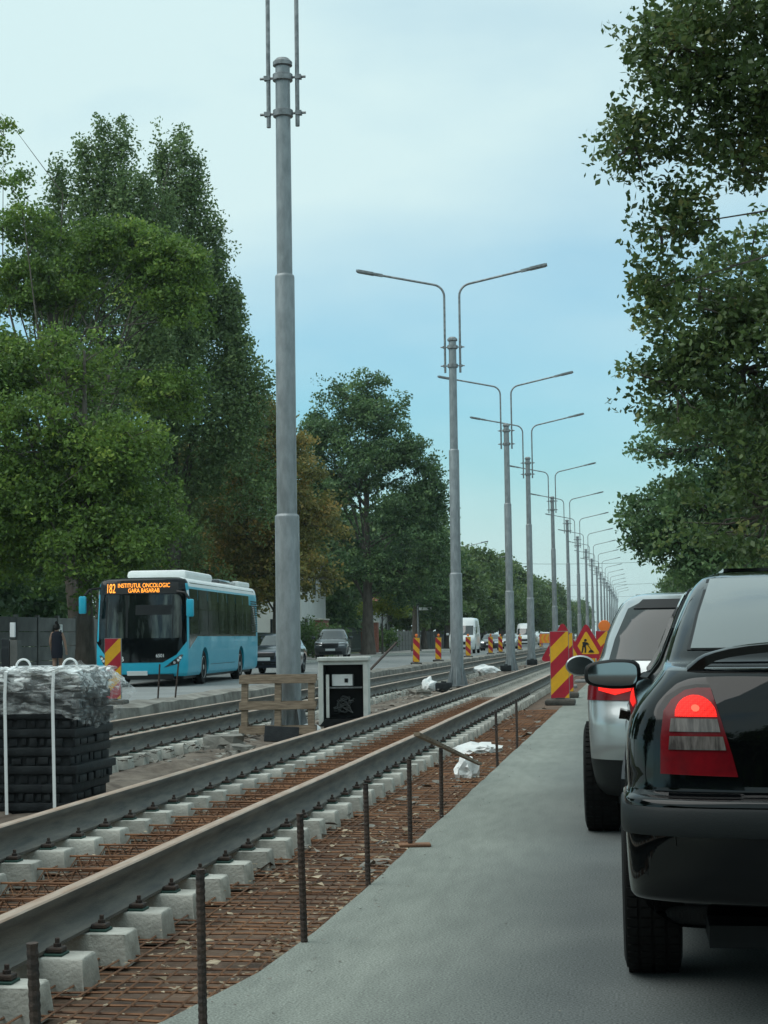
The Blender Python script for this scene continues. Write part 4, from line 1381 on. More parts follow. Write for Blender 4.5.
# ---- traffic facing the camera on the far road
def small_car(x, y, z, rz, paint, label, kind='hatch', group='cars on the far road'):
    t = empty('van' if kind == 'van' else 'car', (x, y, z), rz, label, 'van' if kind == 'van' else 'car', group if kind != 'van' else None)
    if kind == 'suv':
        tab = [(.28, .84, .15, 4.35), (.45, .90, .03, 4.48), (.65, .92, .0, 4.5), (.85, .915, .05, 4.45), (.98, .90, .08, 4.2), (1.05, .86, .11, 3.55), (1.12, .82, .15, 3.2), (1.35, .75, .35, 2.85), (1.55, .66, .55, 2.55), (1.66, .58, .75, 2.3), (1.70, .4, 1.2, 2.0)]
    elif kind == 'van':
        tab = [(.30, .92, .1, 5.3), (.5, .98, .02, 5.42), (.9, .99, .0, 5.4), (1.15, .99, .0, 5.25), (1.3, .985, .0, 4.95), (1.45, .97, .0, 4.75), (1.9, .94, .02, 4.35), (2.25, .90, .05, 4.05), (2.5, .86, .1, 3.75), (2.62, .75, .25, 3.4), (2.66, .5, .6, 3.0)]
    else:
        tab = [(.24, .80, .15, 4.0), (.4, .86, .03, 4.15), (.6, .875, .0, 4.18), (.78, .87, .05, 4.1), (.9, .85, .08, 3.8), (.97, .81, .12, 3.2), (1.03, .77, .16, 3.0), (1.2, .70, .3, 2.7), (1.38, .60, .5, 2.35), (1.45, .48, .8, 2.1), (1.47, .3, 1.2, 1.8)]
    S = Shell(tab, Rr=.25, pr=4, bow=.05, Rf=.4, pf=3.4, bowf=.12, barrel=.05, dz=.06)
    Ln = tab[3][3]
    wy = (.8, Ln - .85)
    link('body', S.mesh('car_body', paint, wheels=wy, wr=.38, nc=8, ns=10), t)
    if kind == 'van': ws = [(-.82, 1.36), (.82, 1.36), (.78, 2.05), (-.78, 2.05)]; hl = (.78, 1.0); sw = [(3.2, 1.4), (4.5, 1.4), (4.1, 1.95), (3.2, 1.95)]
    elif kind == 'suv': ws = [(-.74, 1.12), (.74, 1.12), (.60, 1.56), (-.60, 1.56)]; hl = (.78, .94); sw = [(.5, 1.1), (3.0, 1.1), (2.4, 1.54), (.75, 1.54)]
    else: ws = [(-.70, 1.02), (.70, 1.02), (.55, 1.37), (-.55, 1.37)]; hl = (.66, .80); sw = [(.45, 1.0), (2.75, 1.0), (2.2, 1.35), (.7, 1.35)]
    patch(ws, S.front, .008, .12).build('windscreen', 'glass', t, smooth=40)
    for sg in (1, -1):
        patch(sw, lambda a, c, sg=sg: S.side(a, c, sg), .006, .2).build('side_window', 'glass', t)
        q = [(-.76, hl[0]), (-.46, hl[0]), (-.44, hl[1] - .02), (-.76, hl[1])]
        patch(q if sg < 0 else mirror_poly(q), S.front, .010, .08).build('headlight', 'lamp_lens', t)
        mw = tab[5][1] + .16
        b = MB(); b.box(sg * mw - .1, sg * mw + .1, -.06, .06, -.08, .08, 0, .03)
        o = b.build('door_mirror', paint, t, smooth=40); o.location = (0, ws[0][1] * 0 + Ln - 1.5 - (0 if kind != 'van' else -.5), ws[0][1] + .08)
    gz = hl[0] - .02
    patch([(-.40, gz - .10), (.40, gz - .10), (.44, gz + .12), (-.44, gz + .12)], S.front, .010, .1).build('grille', 'black_plastic', t)
    patch([(-.6, .34), (.6, .34), (.62, .46), (-.62, .46)], S.front, .010, .1).build('bumper_intake', 'black_plastic', t)
    patch([(-.26, .50), (.26, .50), (.26, .61), (-.26, .61)], S.front, .02, .1, .03).build('licence_plate', 'letter_white', t)
    for xx in (-.74, .74):
        for yy in wy: wheel(t, xx * (1.12 if kind == 'van' else 1), yy, .33, .2, 1 if xx > 0 else -1, False)
    return t
PI = math.pi
RZ = -.06
small_car(-13.1, 65.5, RZ, PI, 'dark_blue_paint', 'dark car following close behind the blue bus')
small_car(-16.85, 98.5, 0.03, PI + .1, 'grey_paint', 'dark grey parked off-roader under the chestnut tree', 'suv', 'parked cars')
small_car(-13.0, 136, RZ, PI, 'white_paint', 'tall white van on the far road beyond the second lamp post', 'van')
small_car(-12.9, 158, RZ, PI, 'grey_paint', 'dark grey car following the white van')
small_car(-12.6, 176, RZ, PI, 'silver_paint', 'silver car third in line behind the white van')
small_car(-12.8, 205, RZ, PI, 'white_paint', 'white van left of the fourth lamp post far off', 'van')
small_car(-12.4, 238, RZ, PI, 'white_paint', 'small white car far down the road', 'suv')
small_car(-11.6, 262, RZ, PI, 'dark_blue_paint', 'dark blue van farthest down the road', 'van')
small_car(-15.6, 186, RZ, PI, 'grey_paint', 'grey parked car by the far pavement', 'hatch', 'parked cars')

# ------------------------------------------------------------------ the bus
def bus():
    global CENTER
    CENTER = Vector((0, 6, 1.6))
    t = empty('bus', (-13.44, 47.0, -.06), R(2.7), 'light blue city bus with white roof and orange route display', 'bus')
    tab = [(.28, 1.20, .10, 11.7), (.36, 1.25, .03, 11.8), (.65, 1.272, .0, 11.85), (1.2, 1.275, .02, 11.88), (1.6, 1.272, .06, 11.88), (2.4, 1.25, .16, 11.85), (2.7, 1.235, .19, 11.82),
           (2.86, 1.20, .22, 11.78), (2.94, 1.13, .28, 11.7), (2.98, .98, .42, 11.5)]
    S = Shell(tab, Rr=.22, pr=4.5, bow=.16, Rf=.2, pf=5, bowf=.05, barrel=.0, dz=.08)
    def mf(c):
        if c.z > 2.76 and c.y > .6: return 1
        if c.z > 2.80: return 2
        return 0
    link('body', S.mesh('bus_body', 'bus_blue', wheels=(2.65, 8.55), wr=.54, nc=14, ns=24, matfn=mf, mats=['bus_blue', 'bus_white', 'gloss_black'], well=.4), t)
    # glazed black front
    fr = [(-1.235, 1.30), (-1.235, 1.02), (-.95, .80), (-.70, .66), (.70, .66), (.95, .80), (1.225, 1.18), (1.225, 1.30), (1.17, 2.86), (-1.17, 2.86)]
    fr = [(-1.262, 1.22), (-.98, .86), (-.62, .66), (.62, .66), (.98, .86), (1.245, 1.22), (1.215, 2.5), (1.15, 2.90), (-1.165, 2.90), (-1.238, 2.5)]
    patch(fr, S.rear, .006, .1).build('front_panel', 'gloss_black', t, smooth=40)
    patch([(-1.12, 1.32), (1.12, 1.32), (1.10, 2.5), (-1.10, 2.5)], S.rear, .012, .1).build('windscreen', 'bus_glass', t, smooth=40)
    b = MB()
    for x0, x1 in ((-.98, -.94), (-.40, -.34), (.86, .89)):
        patch([(x0, 1.34), (x1, 1.34), (x1, 2.48), (x0, 2.48)], S.rear, .016, .2, b=b)
    patch([(-.14, 1.95), (.84, 1.95), (.84, 2.22), (-.14, 2.22)], S.rear, .015, .2, b=b)
    b.build('window_bar', 'bumper_plastic', t)
    D = patch([(-1.02, 2.53), (1.02, 2.53), (1.0, 2.84), (-1.0, 2.84)], S.rear, .013, .1).build('route_display', 'sign_black', t)
    def wr(txt, size, x, z, m, parent, off=.02, sx=1.0):
        me = text_mesh(txt, size, 'lettering')
        for v in me.vertices:
            px, pz, pd = v.co.x * sx + x, v.co.y + z, v.co.z
            p = S.rear(px, pz)
            v.co = Vector((px, p.y - off - pd, pz))
        me.materials.clear(); me.materials.append(MATS[m])
        return link('lettering', me, parent)
    wr('182', .36, -1.0, 2.565, 'led_orange', D, sx=.52)
    wr('INSTITUTUL ONCOLOGIC', .165, -.66, 2.705, 'led_orange', D, sx=.74)
    wr('GARA BASARAB', .165, -.36, 2.565, 'led_orange', D, sx=.74)
    wr('6501', .13, .44, .80, 'letter_white', t, .012, .9)
    wr('B', .19, -.56, .70, 'letter_white', t, .012, 1.1)
    P = patch([(-.36, .325), (.20, .325), (.20, .43), (-.36, .43)], S.rear, .02, .2, .03).build('licence_plate', 'letter_white', t)
    for sg in (-1, 1):
        q = [(.66, .52), (1.04, .62), (1.16, .86), (1.10, .87)]
        q = q if sg > 0 else mirror_poly(q)
        L = patch(q, S.rear, .010, .06).build('headlight', 'glass', t)
        b = MB()
        for cx, cz in ((.93, .65), (1.03, .715), (1.08, .78)):
            pp = [(sg * (cx + .035 * math.cos(a)), cz + .035 * math.sin(a)) for a in np.linspace(0, 6.28, 9)[:-1]]
            patch(pp, S.rear, .016, .05, b=b)
        b.build('headlamp_bulb', 'lamp_lens', L)
        b = MB(); b.box(-.10, .10, -.06, .07, -.24, .24, 0, .04)
        m_ = b.build('wing_mirror', 'bus_blue', t, smooth=40)
        m_.location = ((-1.55 if sg < 0 else 1.42), -.12, (2.24 if sg < 0 else 2.12))
        b = MB(); b.tube([(-sg * .0, .05, .2), (-sg * .16, .12, .42), (-sg * .42, .3, .46)], .035, 6); b.build('mirror_arm', 'black_plastic', m_)
        # side glazing
        f = lambda y, z, sg=sg: S.side(y, z, sg)
        patch([(.46, 1.02), (1.6, 1.36), (11.75, 1.36), (11.75, 2.84), (.48, 2.84)], f, .006, .5).build('window_band', 'gloss_black', t, smooth=40)
        ys_ = [(.62, 1.7), (1.78, 3.1), (3.18, 4.7), (4.78, 6.2), (6.28, 7.6), (7.68, 8.9), (8.98, 10.1)]
        for a, c in ys_:
            patch([(a, 1.42), (c, 1.42), (c, 2.08), (a, 2.08)], f, .012, .5).build('side_window', 'bus_glass', t)
            patch([(a, 2.12), (c, 2.12), (c, 2.66), (a, 2.66)], f, .012, .5).build('side_window', 'bus_glass', t)
        b = MB()
        for k in range(14):
            z = 1.5 + k * .075
            patch([(10.5, z), (11.6, z), (11.6, z + .035), (10.5, z + .035)], f, .014, .6, b=b)
        b.build('side_vent', 'bumper_plastic', t)
        b = MB()
        for a, c in ((1.62, 1.635), (3.5, 3.515), (7.4, 7.415), (9.9, 9.915)):
            patch([(a, .36), (c, .36), (c, 1.33), (a, 1.33)], f, .003, .5, b=b)
        patch([(3.5, .55), (7.4, .55), (7.4, .562), (3.5, .562)], f, .0035, .6, b=b)
        b.build('panel_seam', 'bumper_plastic', t)
        patch([(.42, 2.42), (.50, 2.42), (.50, 2.62), (.42, 2.62)], f, .012, .1).build('side_marker', 'letter_white', t)
    b = MB(); b.box(-.72, .98, 1.5, 5.4, 2.95, 3.22, 0, .11); b.build('air_conditioner', 'bus_white', t, smooth=40)
    b = MB(); b.box(-.95, .95, 6.6, 9.4, 2.97, 3.12, 0, .05); b.build('roof_unit', 'grey_paint', t, smooth=40)
    b = MB(); b.box(-1.05, 1.05, 9.42, 11.5, 2.965, 3.14, 0, .05); b.build('engine_cover', 'bus_white', t, smooth=40)
    b = MB(); b.box(-1.1, 1.1, .5, 11.2, .2, .30); b.box(-.9, .9, .06, .2, .2, .34); b.build('underside', 'black_plastic', t)
    for (x, y) in ((-1.10, 2.65), (1.10, 2.65), (-1.10, 8.55), (1.10, 8.55)):
        wheel(t, x, y, .48, .28, 1 if x > 0 else -1, False)
    CENTER = Vector((0, 2.2, .7))
bus()

# ------------------------------------------------------------------ trees
def quads_to_mesh(name, P, A, B, shade, m):
    """one leaf per row: centre P, half axes A (length) and B (width)"""
    n = len(P)
    v = np.empty((n, 4, 3), np.float32)
    v[:, 0] = P - A; v[:, 1] = P + B - A * .1; v[:, 2] = P + A; v[:, 3] = P - B - A * .1
    me = bpy.data.meshes.new(name)
    me.vertices.add(n * 4); me.loops.add(n * 4); me.polygons.add(n)
    me.vertices.foreach_set('co', v.reshape(-1))
    me.loops.foreach_set('vertex_index', np.arange(n * 4, dtype=np.int32))
    me.polygons.foreach_set('loop_start', np.arange(0, n * 4, 4, dtype=np.int32))
    me.polygons.foreach_set('loop_total', np.full(n, 4, np.int32))
    at = me.attributes.new('shade', 'FLOAT', 'POINT')
    at.data.foreach_set('value', np.repeat(shade.astype(np.float32), 4))
    me.materials.append(MATS[m])
    me.update()
    return me

def crown_mesh(rng, lobes, n_cl, per, leaf, spread, m, droop=.3, up=.5, flat=.6, inner=.18, tone=.42, extra=None, refine=9, refine_min=.85):
    if refine:
        L2 = []
        for q in lobes:
            if min(q[3:6]) < refine_min: L2.append(q); continue
            L2.append((q[0], q[1], q[2], q[3] * .70, q[4] * .70, q[5] * .70))
            for _ in range(refine):
                d = rng.normal(size=3); d[2] = d[2] * .8 + .15; d /= np.linalg.norm(d)
                rr_ = rng.uniform(.26, .50)
                u = rng.uniform(.62, .92)
                L2.append((q[0] + d[0] * q[3] * u, q[1] + d[1] * q[4] * u, q[2] + d[2] * q[5] * u, q[3] * rr_, q[4] * rr_, q[5] * rr_ * .85))
        lobes = L2
    lobes = np.array(lobes, float)
    wt = (lobes[:, 3] * lobes[:, 4] * lobes[:, 5]) ** (2 / 3)
    k = rng.choice(len(lobes), n_cl, p=wt / wt.sum())
    d = rng.normal(size=(n_cl, 3)); d /= np.linalg.norm(d, axis=1)[:, None]
    rad = np.where(rng.random(n_cl) < inner, rng.uniform(.3, .75, n_cl), rng.uniform(.72, 1.06, n_cl))
    rad = np.where(rng.random(n_cl) < .07, rng.uniform(1.05, 1.4, n_cl), rad)
    c = lobes[k, :3] + d * lobes[k, 3:6] * rad[:, None]
    if extra is not None:
        c = np.concatenate([c, extra]); k = np.concatenate([k, rng.integers(0, len(lobes), len(extra))]); n_cl = len(c)
    lt = rng.normal(0, .10, len(lobes))
    cs = rng.normal(tone, .22, n_cl) + lt[k]           # each clump its own tone
    # clumps: flattened sprays
    tot = n_cl * per
    ci = np.repeat(np.arange(n_cl), per)
    off = rng.normal(size=(tot, 3))
    off *= np.minimum(1, 1.7 / np.linalg.norm(off, axis=1))[:, None] * spread
    off[:, 2] *= flat
    sz = rng.uniform(.6, 1.5, n_cl)[ci]
    P = c[ci] + off * sz[:, None]
    P[:, 2] -= droop * (np.linalg.norm(off[:, :2], axis=1) ** 2) / spread * .5
    N = rng.normal(size=(tot, 3)) * .75; N[:, 2] += up
    N /= np.linalg.norm(N, axis=1)[:, None]
    T = rng.normal(size=(tot, 3)); T -= N * (T * N).sum(1)[:, None]; T /= np.linalg.norm(T, axis=1)[:, None]
    Bv = np.cross(N, T)
    s = leaf * rng.uniform(.6, 1.3, tot)
    sh = np.clip(cs[ci] + rng.normal(0, .14, tot), 0, 1)
    return quads_to_mesh('crown', P, T * (s * .5)[:, None], Bv * (s * .27)[:, None], sh, m), c

def limb_mesh(rng, base_r, trunk_top, H, ends, lean=(0, 0), n_main=7, twigs=()):
    b = MB()
    for a, q in twigs:
        a, q = Vector(a), Vector(q)
        m_ = a.lerp(q, .5) + Vector(rng.normal(size=3) * .10 * (q - a).length)
        r_ = .012 + .012 * (q - a).length
        b.tube([a, m_, q], [r_, r_ * .7, r_ * .25], 4, cap=False)
    fork = trunk_top
    pts = [(0, 0, -.1), (lean[0] * .2, lean[1] * .2, fork * .4), (lean[0] * .6, lean[1] * .6, fork * .8), (lean[0], lean[1], fork)]
    top = (lean[0] * 1.6, lean[1] * 1.6, H * .8)
    b.tube(pts + [((pts[-1][0] + top[0]) / 2, (pts[-1][1] + top[1]) / 2, (fork + top[2]) / 2), top],
           [base_r * 1.35, base_r, base_r * .88, base_r * .8, base_r * .45, base_r * .12], 10, cap=False)
    ends = [Vector(q) for q in ends]
    for i, q in enumerate(ends):
        z0 = fork * .85 + (H * .75 - fork) * rng.random() * .7
        z0 = min(z0, max(q.z - .4, fork * .7))
        k = z0 / max(fork, .1)
        a = Vector((lean[0] * min(k, 1.4), lean[1] * min(k, 1.4), z0))
        ln = (q - a).length
        mid = a.lerp(q, .5) + Vector((rng.normal() * .07 * ln, rng.normal() * .07 * ln, rng.uniform(.08, .28) * ln))
        r0 = base_r * rng.uniform(.12, .26) if i < n_main * 3 else base_r * .1
        b.tube([a, a.lerp(mid, .5) + Vector((0, 0, .1)), mid, mid.lerp(q, .6), q], [r0, r0 * .75, r0 * .5, r0 * .3, r0 * .1], 6, cap=False)
    return b.mesh('trunk', 'bark', smooth=60)

def tree(loc, label, H, trunk_r, fork, lobes, n_cl, per, leaf, spread, m, seed, name='tree', group=None, n_limb=26, lean=(0, 0), cat='tree', **kw):
    rng = np.random.default_rng(seed)
    me, c = crown_mesh(rng, lobes, n_cl, per, leaf, spread, m, **kw)
    t = empty(name, loc, 0, label, cat, group)
    link('crown', me, t)
    idx = rng.choice(len(c), min(n_limb, len(c)), replace=False)
    LB = np.array([q[:3] for q in lobes], float)
    tw = []
    for k in rng.choice(len(c), min(len(c), n_cl // 9), replace=False):
        d = np.linalg.norm(LB - c[k], axis=1)
        tw.append((LB[int(np.argmin(d))], c[k]))
    link('trunk', limb_mesh(rng, trunk_r, fork, H, c[idx], lean, twigs=tw), t)
    return t

def auto_lobes(seed, H, fork, rad, n=9, sq=1.0, ltop=.75):
    rr = random.Random(seed)
    out = []
    for i in range(n):
        u = (i + .5) / n
        z = fork + (H - fork) * (.14 + .76 * u)
        wmax = rad * math.sin(math.pi * min(1, .18 + .78 * u)) ** .7
        a = i * 2.4 + rr.uniform(-.5, .5)
        dd = wmax * rr.uniform(.35, .62)
        rl = max(wmax * rr.uniform(.42, .6), .5)
        out.append((math.cos(a) * dd, math.sin(a) * dd, z, rl, rl, rl * sq * rr.uniform(.6, .85)))
    out.append((0, 0, fork + (H - fork) * .55, rad * .6, rad * .6, (H - fork) * .36))
    return out

# left side, nearest: maple with low drooping crown
tree((-18.0, 56.5, .06), 'dark green maple whose low crown hangs left of the bus', 13.5, .30, 2.6,
     [(0, 0, 5.5, 3.4, 3.4, 2.4), (1.2, -1.2, 4.2, 2.2, 2.4, 1.4), (-2.2, 0, 6.5, 2.8, 3, 2.6), (-1.2, 0, 9.3, 2.6, 2.6, 2.2), (.8, -.5, 7.3, 2.2, 2.4, 1.6), (-2.8, -.5, 4.2, 2.2, 2.2, 1.5), (-3.5, 0, 10.8, 2.0, 2.4, 1.6), (.3, -2.0, 3.2, 1.4, 1.4, .7)],
     2000, 40, .17, .26, 'leaf_maple', 11, name='maple_tree')
# tall one behind with bare inner branches, bright sprays on top
tree((-21.2, 66, .06), 'tall ash tree with bare arching branches above the maple', 19.5, .34, 6.0,
     [(-.5, 0, 15.0, 1.7, 2, 1.2), (2.2, 0, 16.0, 2.1, 2, 1.3), (3.7, -.6, 15.4, 1.6, 2, 1.3), (4.3, -.6, 14.2, 1.2, 1.4, 1.1), (3.4, 0, 14.4, 1.8, 1.8, .8), (-2.4, 0, 15.4, 1.2, 1.4, 1.0), (1.0, 0, 16.8, 1.3, 1.4, .7), (-3.4, 0, 12.4, 1.2, 1.6, 1.4), (3.4, 0, 10.6, 1.3, 1.5, 1.5), (-3.1, 0, 21.0, .55, .6, .8), (-2.8, 0, 19.2, .8, .9, 1.0), (-2.3, 0, 17.4, 1.1, 1.3, .9), (-1.2, 0, 16.9, .9, 1, .7), (-2.7, 0, 14.2, 1.0, 1.2, 1.0)],
     1100, 40, .18, .25, 'leaf_maple', 12, name='ash_tree', n_limb=44, lean=(-.8, 0), inner=.1)
# poplars, columnar, with spires
def poplar(loc, H, wd, label, seed, spires):
    rng = np.random.default_rng(seed)
    lobes = [(0, 0, H * .30, wd, wd, H * .26), (wd * .2, 0, H * .5, wd * .95, wd, H * .25), (-wd * .2, 0, H * .62, wd * .8, wd * .8, H * .2)]
    for (dx, top, r_) in spires:
        lobes.append((dx, rng.uniform(-.8, .8), top - H * .13, r_, r_, H * .13))
        lobes.append((dx * .95, rng.uniform(-.8, .8), top - H * .27, r_ * 1.6, r_ * 1.6, H * .15))
    ex = []
    for (dx, top, r_) in spires:
        for q in range(90):
            u = rng.random() ** .8
            rr_ = (.10 + .75 * u) * r_ * 1.5
            ex.append((dx + rng.normal() * rr_ * .5 + .12 * math.sin(dx * 7) * u, rng.normal() * rr_ * .5, top - .1 - u * 5.0))
    me, c = crown_mesh(rng, lobes, 2500, 26, .19, .25, 'leaf_poplar', droop=-.2, up=.1, flat=1.25, extra=np.array(ex), refine=8)
    t = empty('poplar_tree', loc, 0, label, 'tree')
    t.scale = (1.10, 1.05, 1.035)
    link('crown', me, t)
    link('trunk', limb_mesh(rng, .4, 3.5, H, c[rng.choice(len(c), 22)]), t)
poplar((-25.2, 82, .07), 24.0, 2.9, 'tall poplar with spire tips, the left of two behind the bus', 21, [(-2.0, 23.6, .6), (-.9, 24.6, .6), (.0, 25.6, .6), (.9, 25.4, .55), (1.9, 23.0, .6), (-2.8, 21.6, .6), (2.8, 22.0, .7)])
poplar((-22.6, 85, .07), 24.0, 2.7, 'tall poplar with spire tips, the right of two behind the bus', 22, [(-.4, 25.2, .6), (.5, 25.8, .5), (1.2, 24.4, .6), (2.0, 21.6, .7), (-1.5, 23.6, .6), (2.7, 18.2, .9), (3.3, 15.6, 1.0)])
# chestnuts turning brown
tree((-18.4, 90, .06), 'browning chestnut tree behind the thick lamp post', 14.5, .32, 2.6,
     [(-.8, 0, 12.6, 1.6, 1.7, 1.6), (-1.5, 0, 10.2, 2.2, 2.4, 2.0), (.2, 0, 9.2, 2.4, 2.6, 2.2), (1.2, -.5, 7.0, 2.4, 2.4, 2.0), (-1.8, -.6, 6.6, 2.4, 2.4, 2.0), (.6, -1, 4.6, 2.6, 2.4, 1.5), (-1.6, -1, 4.0, 2.0, 2.0, 1.2), (.2, 0, 11.2, 1.5, 1.5, 1.5)],
     1600, 32, .22, .28, 'leaf_chestnut', 31, tone=.58, name='chestnut_tree')
tree((-23.5, 96, .06), 'dull green chestnut tree filling the gap behind the bus', 13.5, .3, 2.6, auto_lobes(5, 13.5, 1.6, 4.6), 800, 28, .34, .5, 'leaf_chestnut', 32, name='chestnut_tree')
# the large dark ash
tree((-18.3, 120, .06), 'large dark ash tree with loose top left of the second lamp post', 19.6, .42, 3.2,
     [(-1.0, 0, 17.4, 1.9, 2, 1.9), (.8, 0, 16.4, 2.0, 2, 1.8), (2.0, 0, 14.2, 2.0, 2, 1.8), (-2.2, 0, 14.4, 2.2, 2.4, 2.0), (0, 0, 12.6, 3.2, 3.2, 2.4), (3.6, 0, 11.4, 1.8, 2, 1.8), (2.6, -.5, 9.2, 2.6, 2.6, 2.2), (-2.8, 0, 10.2, 2.8, 2.8, 2.4), (-1.6, 0, 6.6, 3.2, 3.2, 2.2), (2.4, 0, 5.4, 2.8, 2.8, 1.8), (4.2, 0, 7.0, 1.6, 1.6, 1.6), (4.4, 0, 12.4, 1.0, 1.2, .9), (3.3, 0, 13.8, 1.5, 1.8, 1.5), (4.4, 0, 10.4, 1.6, 1.8, 1.8), (-3.4, 0, 15.6, 1.2, 1.4, 1.2), (-3.6, 0, 12.4, 1.5, 1.7, 1.5), (.2, 0, 18.6, 1.1, 1.3, .9)],
     2500, 32, .24, .30, 'leaf_ash', 41, name='ash_tree')
tree((-17.9, 143, .06), 'dark green ash beyond the large loose topped one', 14.2, .34, 2.6, auto_lobes(8, 14.2, 1.6, 4.6), 850, 26, .38, .5, 'leaf_ash', 42, name='ash_tree')
tree((-23.5, 128, .06), 'dense ash tree standing back behind the brick gate posts', 13.0, .34, 2.6, auto_lobes(9, 13.0, .8, 5.0), 700, 26, .42, .55, 'leaf_ash', 43, name='ash_tree')
# dense trees behind the garden wall and between the street trees
for i, (x, y, Hh, rad, lb) in enumerate(((-24.5, 60, 8, 4.2, 'dense dark tree rising just behind the panel wall at the picture edge'), (-25.5, 70, 9, 4.5, 'dense dark tree behind the panel wall and the bus'),
        (-27, 104, 12, 5, 'dense dark tree behind the parked off-roader'), (-26, 146, 12, 5, 'dense dark tree behind the picket fence, beyond the white house'), (-31, 90, 13, 5.5, 'dense dark tree deep behind the two poplars'))):
    tree((x, y, .07), lb, Hh, .3, 1.0, auto_lobes(30 + i, Hh, .2, rad, 11), 700, 26, .34, .45, 'leaf_ash', 90 + i, name='garden_tree', n_limb=12)
# small yellow-green street tree
tree((-17.9, 124, .06), 'small yellow green street tree by the brick gate post', 4.6, .07, 1.9,
     [(.2, 0, 3.6, 1.0, 1, .7), (-.7, 0, 3.2, .8, .8, .5), (.9, 0, 3.9, .7, .7, .5), (1.2, 0, 3.0, .7, .7, .4)], 130, 24, .22, .26, 'leaf_yellow', 44, name='young_tree', n_limb=14)
tree((-16.9, 99.5, .06), 'dark bush in front of the parked off-roader', 2.6, .05, .4, [(-1.6, -2, 1.2, .7, .7, .9), (-1.9, -2.2, .8, .6, .6, .6)], 60, 26, .16, .2, 'leaf_bush', 45, name='bush', cat='bush')
for i, (x, y, lb) in enumerate(((-19.2, 104, 'green bush right of the parked off-roader'), (-19.3, 108.5, 'taller green bush left of the brick gate post'), (-20.3, 140, 'green bush against the fence beyond the young tree'))):
    tree((x, y, .06), lb, 2.2, .05, .4, [(0, 0, 1.0, 1.1, 1.2, .8), (.6, 0, 1.3, .8, .8, .7), (-.6, 0, 1.2, .8, .8, .8)], 90, 26, .2, .24, 'leaf_bush', 46 + i, name='bush', cat='bush')

# row of far trees, shared crowns
protos = []
for k in range(3):
    Hh = 10.5 + k
    me, c = crown_mesh(np.random.default_rng(60 + k), auto_lobes(70 + k, Hh, 1.4, 4.4, 10), 520, 20, .50, .55, 'leaf_far')
    protos.append((me, limb_mesh(np.random.default_rng(80 + k), .28, 2.5, Hh, c[:10])))
def far_tree(x, y, s, k, label, group):
    t = empty('street_tree', (x, y, .06), rnd.uniform(0, 6.28), label, 'tree', group)
    t.scale = (s, s, s * rnd.uniform(.92, 1.08))
    link('crown', protos[k][0], t); link('trunk', protos[k][1], t)
y = 165
i = 0
while y < 620:
    far_tree(-19.0 + rnd.uniform(-1, .6), y, rnd.uniform(.9, 1.15) if y > 200 else .98, i % 3, 'rounded green tree in the far row beyond the white van', 'far row of trees on the van side')
    if y < 420: far_tree(-26 + rnd.uniform(-2, 2), y + 6, rnd.uniform(1.1, 1.3), (i + 1) % 3, 'rounded green tree standing behind the far row', 'trees standing behind the far row')
    y += 9 if y < 300 else 14
    i += 1
y = 78
i = 0
# right side trees
tree((4.9, 16.5, .1), 'oak overhanging the picture top right with sparse dark leaves', 11, .15, 4.0,
     [(-4.82, 0, 5.62, .36, .45, .30), (-4.35, 0, 5.95, .5, .6, .4), (-4.45, 0, 6.55, .45, .7, .42), (-3.9, 0, 6.9, .75, .9, .55), (-3.3, 0, 6.2, .8, 1, .6), (-3.9, .2, 5.55, .45, .7, .30), (-4.62, .1, 4.85, .26, .35, .42), (-4.35, .1, 5.0, .22, .3, .22), (-4.68, .1, 4.30, .18, .25, .26),
      (-3.2, .2, 5.85, .6, .9, .4), (-2.4, 0, 6.2, .9, 1.2, .8), (-2.6, 0, 7.3, 1.0, 1.2, .8), (-1.2, 0, 7.2, 1.2, 1.4, 1.1), (.4, 0, 7.0, 1.4, 1.4, 1.3), (1.5, 0, 7.6, 1.3, 1.4, 1.2)],
     3000, 36, .076, .10, 'leaf_oak', 51, name='oak_tree', n_limb=34, flat=.8, inner=.2)
tree((5.4, 33, .1), 'broad dark street tree on the right above the black car', 10.6, .3, 2.6,
     [(-4.2, 0, 7.1, .9, 1.2, .75), (-3.2, 0, 7.9, 1.0, 1.4, .7), (-4.6, 0, 5.6, .9, 1.2, .8), (-2.3, 0, 7.0, 1.6, 2.2, 1.0), (-1.0, 0, 7.6, 1.6, 2.2, .9), (-3.4, 0, 5.9, 1.8, 2.0, 1.1), (-2.4, -.5, 4.4, 2.3, 2.4, 1.2), (-3.1, 0, 3.2, 1.7, 2.0, .8), (.3, 0, 6.5, 2.8, 3, 2.4), (2.2, 0, 7.2, 2.6, 2.6, 2.2), (.4, -.5, 3.6, 2.2, 2, 1.2), (.8, 0, 8.0, 2.2, 2.2, 1.0)],
     2700, 36, .14, .19, 'leaf_oak', 52, name='street_tree')
tree((5.8, 56, .1), 'dark street tree on the right whose low branch reaches over the silver car', 10.5, .3, 2.6,
     [(-3.9, 0, 5.0, 1.9, 2.2, 1.3), (-4.6, 0, 3.9, 1.4, 1.6, .9), (-3.2, 0, 7.0, 2.2, 2.6, 1.6), (-2.0, 0, 4.0, 2.6, 2.6, 1.6), (0, 0, 7.6, 3.0, 3, 2.2), (.5, 0, 4.4, 2.8, 2.8, 1.6), (-3.5, -.4, 2.9, 1.7, 1.7, .7)],
     2000, 32, .18, .22, 'leaf_ash', 53, name='street_tree')
tree((6.2, 84, .1), 'dark street tree on the right behind the low branch', 11, .3, 2.6, auto_lobes(15, 11, 1.2, 4.4), 700, 28, .32, .45, 'leaf_ash', 54, name='street_tree')
